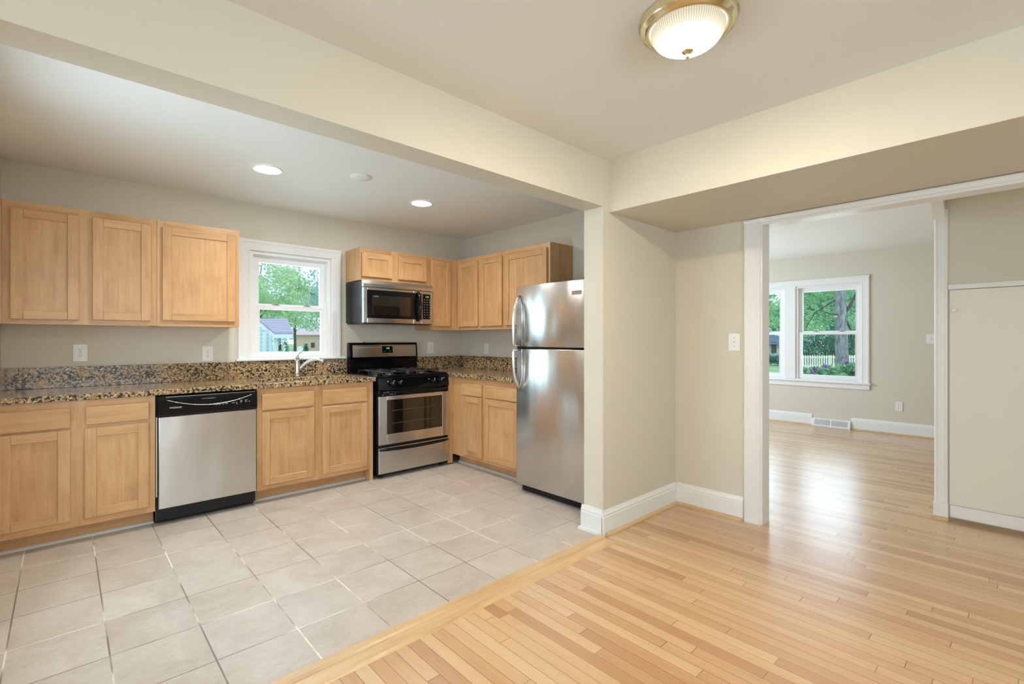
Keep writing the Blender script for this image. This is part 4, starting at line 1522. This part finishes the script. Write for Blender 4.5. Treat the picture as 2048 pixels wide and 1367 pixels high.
ptsw = [Vector((wl.x, wl.y, GZ)), Vector((wr.x, wr.y, GZ)), Vector((wr.x, wr.y, tr_)), Vector((wl.x, wl.y, tl))]
b._new(ptsw + [p + thk for p in ptsw], [(0, 1, 2, 3), (7, 6, 5, 4), (0, 4, 5, 1), (1, 5, 6, 2), (2, 6, 7, 3), (3, 7, 4, 0)], None)
b.obj('siding_wall', M['siding'], sh)
b = MB()
for px_ in (529, 541.5):
    p = at(px_, 678, 12.82)
    b.box(p.x - 0.03, p.x + 0.03, p.y - 0.03, p.y + 0.03, GZ, at(px_, 660, 12.8).z - 0.05)
b.obj('corner_board', M['white_paint'], sh)
for px_, w_ in ((550.5, 0.045), (570, 0.03)):
    p = at(px_, 678, 12.75)
    MB().box(p.x - w_, p.x + w_, p.y - w_, p.y + w_, GZ, at(px_, 672, 12.75).z).obj('post', M['white_paint'], sh)

rng = random.Random(5)
tp = thing('topiary', 'small dark pointed evergreen standing by the shed post', 'shrub', ground(572.5, 12.2))
ztop = at(572, 680, 12.2).z - GZ
leaves(500, [(Vector((0.02 * math.sin(k), 0.02 * math.cos(k), ztop - 0.08 - k * 0.09)), 0.035 + 0.010 * k) for k in range(9)], 0.04, LEAF_DARK, 'foliage', tp, rng)
MB().tube([(0, 0, 0), (0, 0, ztop * 0.9)], 0.015, None, 6).obj('stem', BARK_D, tp)

sg = at(600, 697.5, 40)
st = thing('road_sign', 'white octagonal back of a road sign on a post beyond the faucet', 'road sign', (sg.x, sg.y, GZ), YAW - PI / 2)
b = MB()
R_ = 0.26
b.prism([(R_ * math.cos(PI / 8 + k * PI / 4), sg.z - GZ + R_ * math.sin(PI / 8 + k * PI / 4)) for k in range(8)], 'y', -0.01, 0.0)
b.obj('sign_plate', M['white_paint'], st)
MB().box(-0.03, 0.03, 0.001, 0.05, 0, sg.z - GZ + 0.3).obj('post', M['print_g'], st)

M['tan_brick'] = paint('tan_brick', (0.80, 0.58, 0.42), 0.8, 0.1, 0.1)
M['pink_roof'] = paint('rose_grey_roof', (0.62, 0.48, 0.48), 0.8, 0.1, 0.1)


def small_house(name, label, px0, px1, d, ytop, yeave, wallm, roofm, deep=6.0, win=()):
    c_ = at((px0 + px1) / 2, 678, d)
    W_ = (px1 - px0) / FPX * d
    h = thing(name, label, 'house', (c_.x, c_.y, GZ), YAW - PI / 2)
    ze = EYE - (yeave - 678) / FPX * d - GZ
    zt = EYE - (ytop - 678) / FPX * d - GZ
    MB().box(-W_ / 2, W_ / 2, 0, deep, 0, ze).obj('house_wall', wallm, h)
    b = MB()
    b.prism([(-0.4, ze - 0.1), (deep + 0.4, ze - 0.1), (deep / 2, zt)], 'x', -W_ / 2 - 0.3, W_ / 2 + 0.3)
    b.obj('roof', roofm, h)
    for x, z, w, hh in win:
        MB().box(x - w / 2, x + w / 2, -0.05, -0.001, z, z + hh).obj('house_window', M['print_d'], h)
    return h


small_house('house', 'tan house with rose roof far beyond the kitchen window', 588, 655, 66, 655, 668, M['tan_brick'], M['pink_roof'], win=[(0.3, 1.0, 0.5, 0.7)])
p_ = ground(612, 55)
cf = thing('conifer', 'small pointed evergreen in front of the tan house', 'shrub', p_)
leaves(700, [(Vector((0, 0, 0.2 + k * 0.22)), 0.5 - 0.06 * k) for k in range(7)], 0.14, LEAF_DARK, 'foliage', cf, rng)
MB().tube([(0, 0, 0), (0, 0, 1.5)], 0.05, None, 6).obj('stem', BARK_D, cf)
hd = thing('hedge', 'dark clipped hedge along the foot of the tan house', 'hedge', ground(620, 64.4))
leaves(1400, [(RV * x + Vector((0, 0, 0.15)), 0.45) for x in [k * 0.45 - 2.2 for k in range(11)]], 0.16, LEAF_DARK, 'foliage', hd, rng)

# seen through the living room window
mp = thing('tree', 'thick grey-barked maple trunk close outside the living room window', 'tree', ground(1688, 13), 0, 'trees outside the living room')
b = MB()
top = at(1677, 500, 13) - Vector(ground(1688, 13))
b.tube([(0, 0, -0.1), (top * 0.15)[:], (top * 0.4)[:], (top * 0.62)[:], (top * 0.8)[:], (top * 1.0)[:]], [0.23, 0.185, 0.150, 0.135, 0.125, 0.115], None, 20)
tk = b.obj('trunk', BARK, mp)
kn_ = at(1673, 633, 12.86) - Vector(ground(1688, 13))
MB().lathe([(0.0, 0.03), (0.035, 0.025), (0.045, 0.0), (0.03, -0.02)], tuple(kn_ + RV * -0.03), 10).obj('branch_scar', plain('cut_wood', (0.62, 0.50, 0.40), 0.8), tk)
b = MB()
o0 = Vector(ground(1688, 13))
for pa, pb, pc, r0 in (((1690, 622, 13), (1700, 612, 13.1), (1712, 585, 13.3), 0.055), ((1676, 628, 13), (1664, 628, 12.7), (1645, 622, 12.4), 0.02), ((1670, 600, 13), (1630, 625, 13.2), (1612, 655, 13.4), 0.018), ((1692, 640, 13.2), (1702, 660, 13.4), (1704, 700, 13.4), 0.03)):
    b.tube([(at(*pa) - o0)[:], (at(*pb) - o0)[:], (at(*pc) - o0)[:]], [r0, r0 * 0.75, r0 * 0.45], None, 8)
b.obj('branches', BARK_D, mp)
cl = []
rg2 = random.Random(17)
for k in range(70):
    px_, py_ = rg2.uniform(1505, 1745), rg2.uniform(520, 655)
    cl.append((at(px_, py_, rg2.uniform(13.7, 17.0)) - o0, rg2.uniform(0.25, 0.5)))
leaves(4600, cl, 0.135, LEAF_MAPLE, 'crown', mp, rg2, 0.6)

lg = 'trees outside the living room'
tree(ground(1592, 50), 9, 2.7, 4.0, 3200, 0.28, LEAF_DARK, 'dark green tree behind the left end of the picket fence', 0.2, lg, 32)
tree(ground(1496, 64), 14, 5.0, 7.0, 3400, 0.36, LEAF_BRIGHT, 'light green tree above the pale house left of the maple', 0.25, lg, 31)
tree(ground(1665, 61), 12, 4.6, 5.2, 3600, 0.34, LEAF_DARK, 'dark green tree behind the middle of the picket fence', 0.25, lg, 33)
tree(ground(1748, 45), 10, 3.1, 4.4, 3200, 0.28, LEAF_DARK, 'dark green tree behind the maple trunk on the right', 0.2, lg, 34)
tree(ground(1600, 76), 18, 8.0, 10.0, 4200, 0.5, LEAF_MAPLE, 'tall green tree rising behind the dark ones', 0.3, lg, 35)
tree(ground(1740, 92), 20, 9.0, 11.0, 4200, 0.6, LEAF_MAPLE, 'tall green tree far behind the maple trunk', 0.3, lg, 36)
bh = thing('hedge', 'tall dark hedge directly behind the picket fence', 'hedge', ground(1665, 38.5))
rb = random.Random(77)
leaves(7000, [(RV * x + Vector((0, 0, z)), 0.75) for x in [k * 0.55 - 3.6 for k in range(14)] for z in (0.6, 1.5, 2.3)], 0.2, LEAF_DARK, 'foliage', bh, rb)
b = MB()
for k in range(6):
    p = RV * (k * 1.3 - 3.2)
    b.tube([(p.x, p.y, 0), (p.x, p.y, 1.6)], 0.05, None, 6)
b.obj('stems', BARK_D, bh)

# picket fence
fd_ = 34.0
fl = at(1588, 678, fd_)
fe = thing('picket_fence', 'cream picket fence across the lawn beyond the living room window', 'fence', (fl.x, fl.y, GZ), YAW - PI / 2)
M['cream_fence'] = plain('cream_fence_paint', (0.86, 0.82, 0.70), 0.7)
ftop = EYE - (709.5 - 678) / FPX * fd_ - GZ
NP = 33
sp_ = 4.65 / FPX * fd_
first = None
for k in range(NP):
    if first is None:
        b = MB()
        hw = 0.045
        b.prism([(-hw, 0.06), (hw, 0.06), (hw, ftop - 0.06), (0, ftop), (-hw, ftop - 0.06)], 'y', -0.012, 0.012)
        first = b.obj('picket', M['cream_fence'], fe)
    else:
        o = first.copy()
        COL.objects.link(o)
        o.parent = fe
        o.location = (k * sp_, 0, 0)
for z in (0.22, ftop - 0.2):
    MB().box(-0.2, NP * sp_, 0.013, 0.05, z, z + 0.09).obj('rail', M['cream_fence'], fe)
for k in (0, 16, 32):
    MB().box(k * sp_ - 0.05, k * sp_ + 0.05, 0.051, 0.15, 0, ftop - 0.05).obj('post', M['cream_fence'], fe)

# rhododendrons below the window
M['stem_g'] = BARK_D


def rhodo(px, py, d, r, label, flowers, seed):
    rr_ = random.Random(seed)
    p = at(px, py, d)
    t = thing('rhododendron', label, 'shrub', (p.x, p.y, GZ), 0, 'rhododendrons under the living room window')
    zc = p.z - GZ
    MB().tube([(0, 0, 0), (0.03, 0, zc * 0.5), (0, 0, zc - r * 0.4)], [0.03, 0.022, 0.012], None, 8).obj('stem', BARK_D, t)
    cl_ = [(Vector((rr_.uniform(-1, 1) * r, rr_.uniform(-1, 1) * r * 0.6, zc - r * 0.55 + rr_.uniform(-0.6, 0.55) * r)), 0.10) for _ in range(26)]
    leaves(620, cl_, 0.105, LEAF_SHRUB, 'foliage', t, rr_, -0.1)
    for q in flowers:
        f = at(*q) - Vector((p.x, p.y, GZ))
        leaves(70, [(f, 0.045)], 0.035, PETAL, 'flower', t, rr_, -0.2)
    return t


rhodo(1622, 740, 9.45, 0.17, 'rhododendron with purple flowers at the lower left of the window', [(1618, 742, 9.35), (1624, 746, 9.3), (1631, 737, 9.4)], 41)
rhodo(1656, 737, 10.3, 0.20, 'rhododendron in front of the middle of the picket fence', [(1650, 732, 9.55)], 42)
rhodo(1705, 730, 9.4, 0.24, 'tall rhododendron at the foot of the maple trunk', [(1692, 724, 9.3)], 43)

M['slate_roof'] = plain('slate_roof', (0.10, 0.14, 0.20), 0.8)
M['pale_wall'] = plain('pale_house_wall', (0.58, 0.60, 0.60), 0.8)
small_house('house', 'pale grey house with dark roof beyond the living room window', 1500, 1562, 44, 664, 686, M['pale_wall'], M['slate_roof'], 4.0, win=[(0.75, 0.9, 0.45, 1.0)])
hd = thing('hedge', 'leafy green hedge in front of the pale grey house', 'hedge', ground(1540, 40))
leaves(2200, [(RV * x + Vector((0, 0, 0.5)), 0.5) for x in [k * 0.4 - 1.6 for k in range(9)]], 0.16, LEAF_DARK, 'foliage', hd, rng)
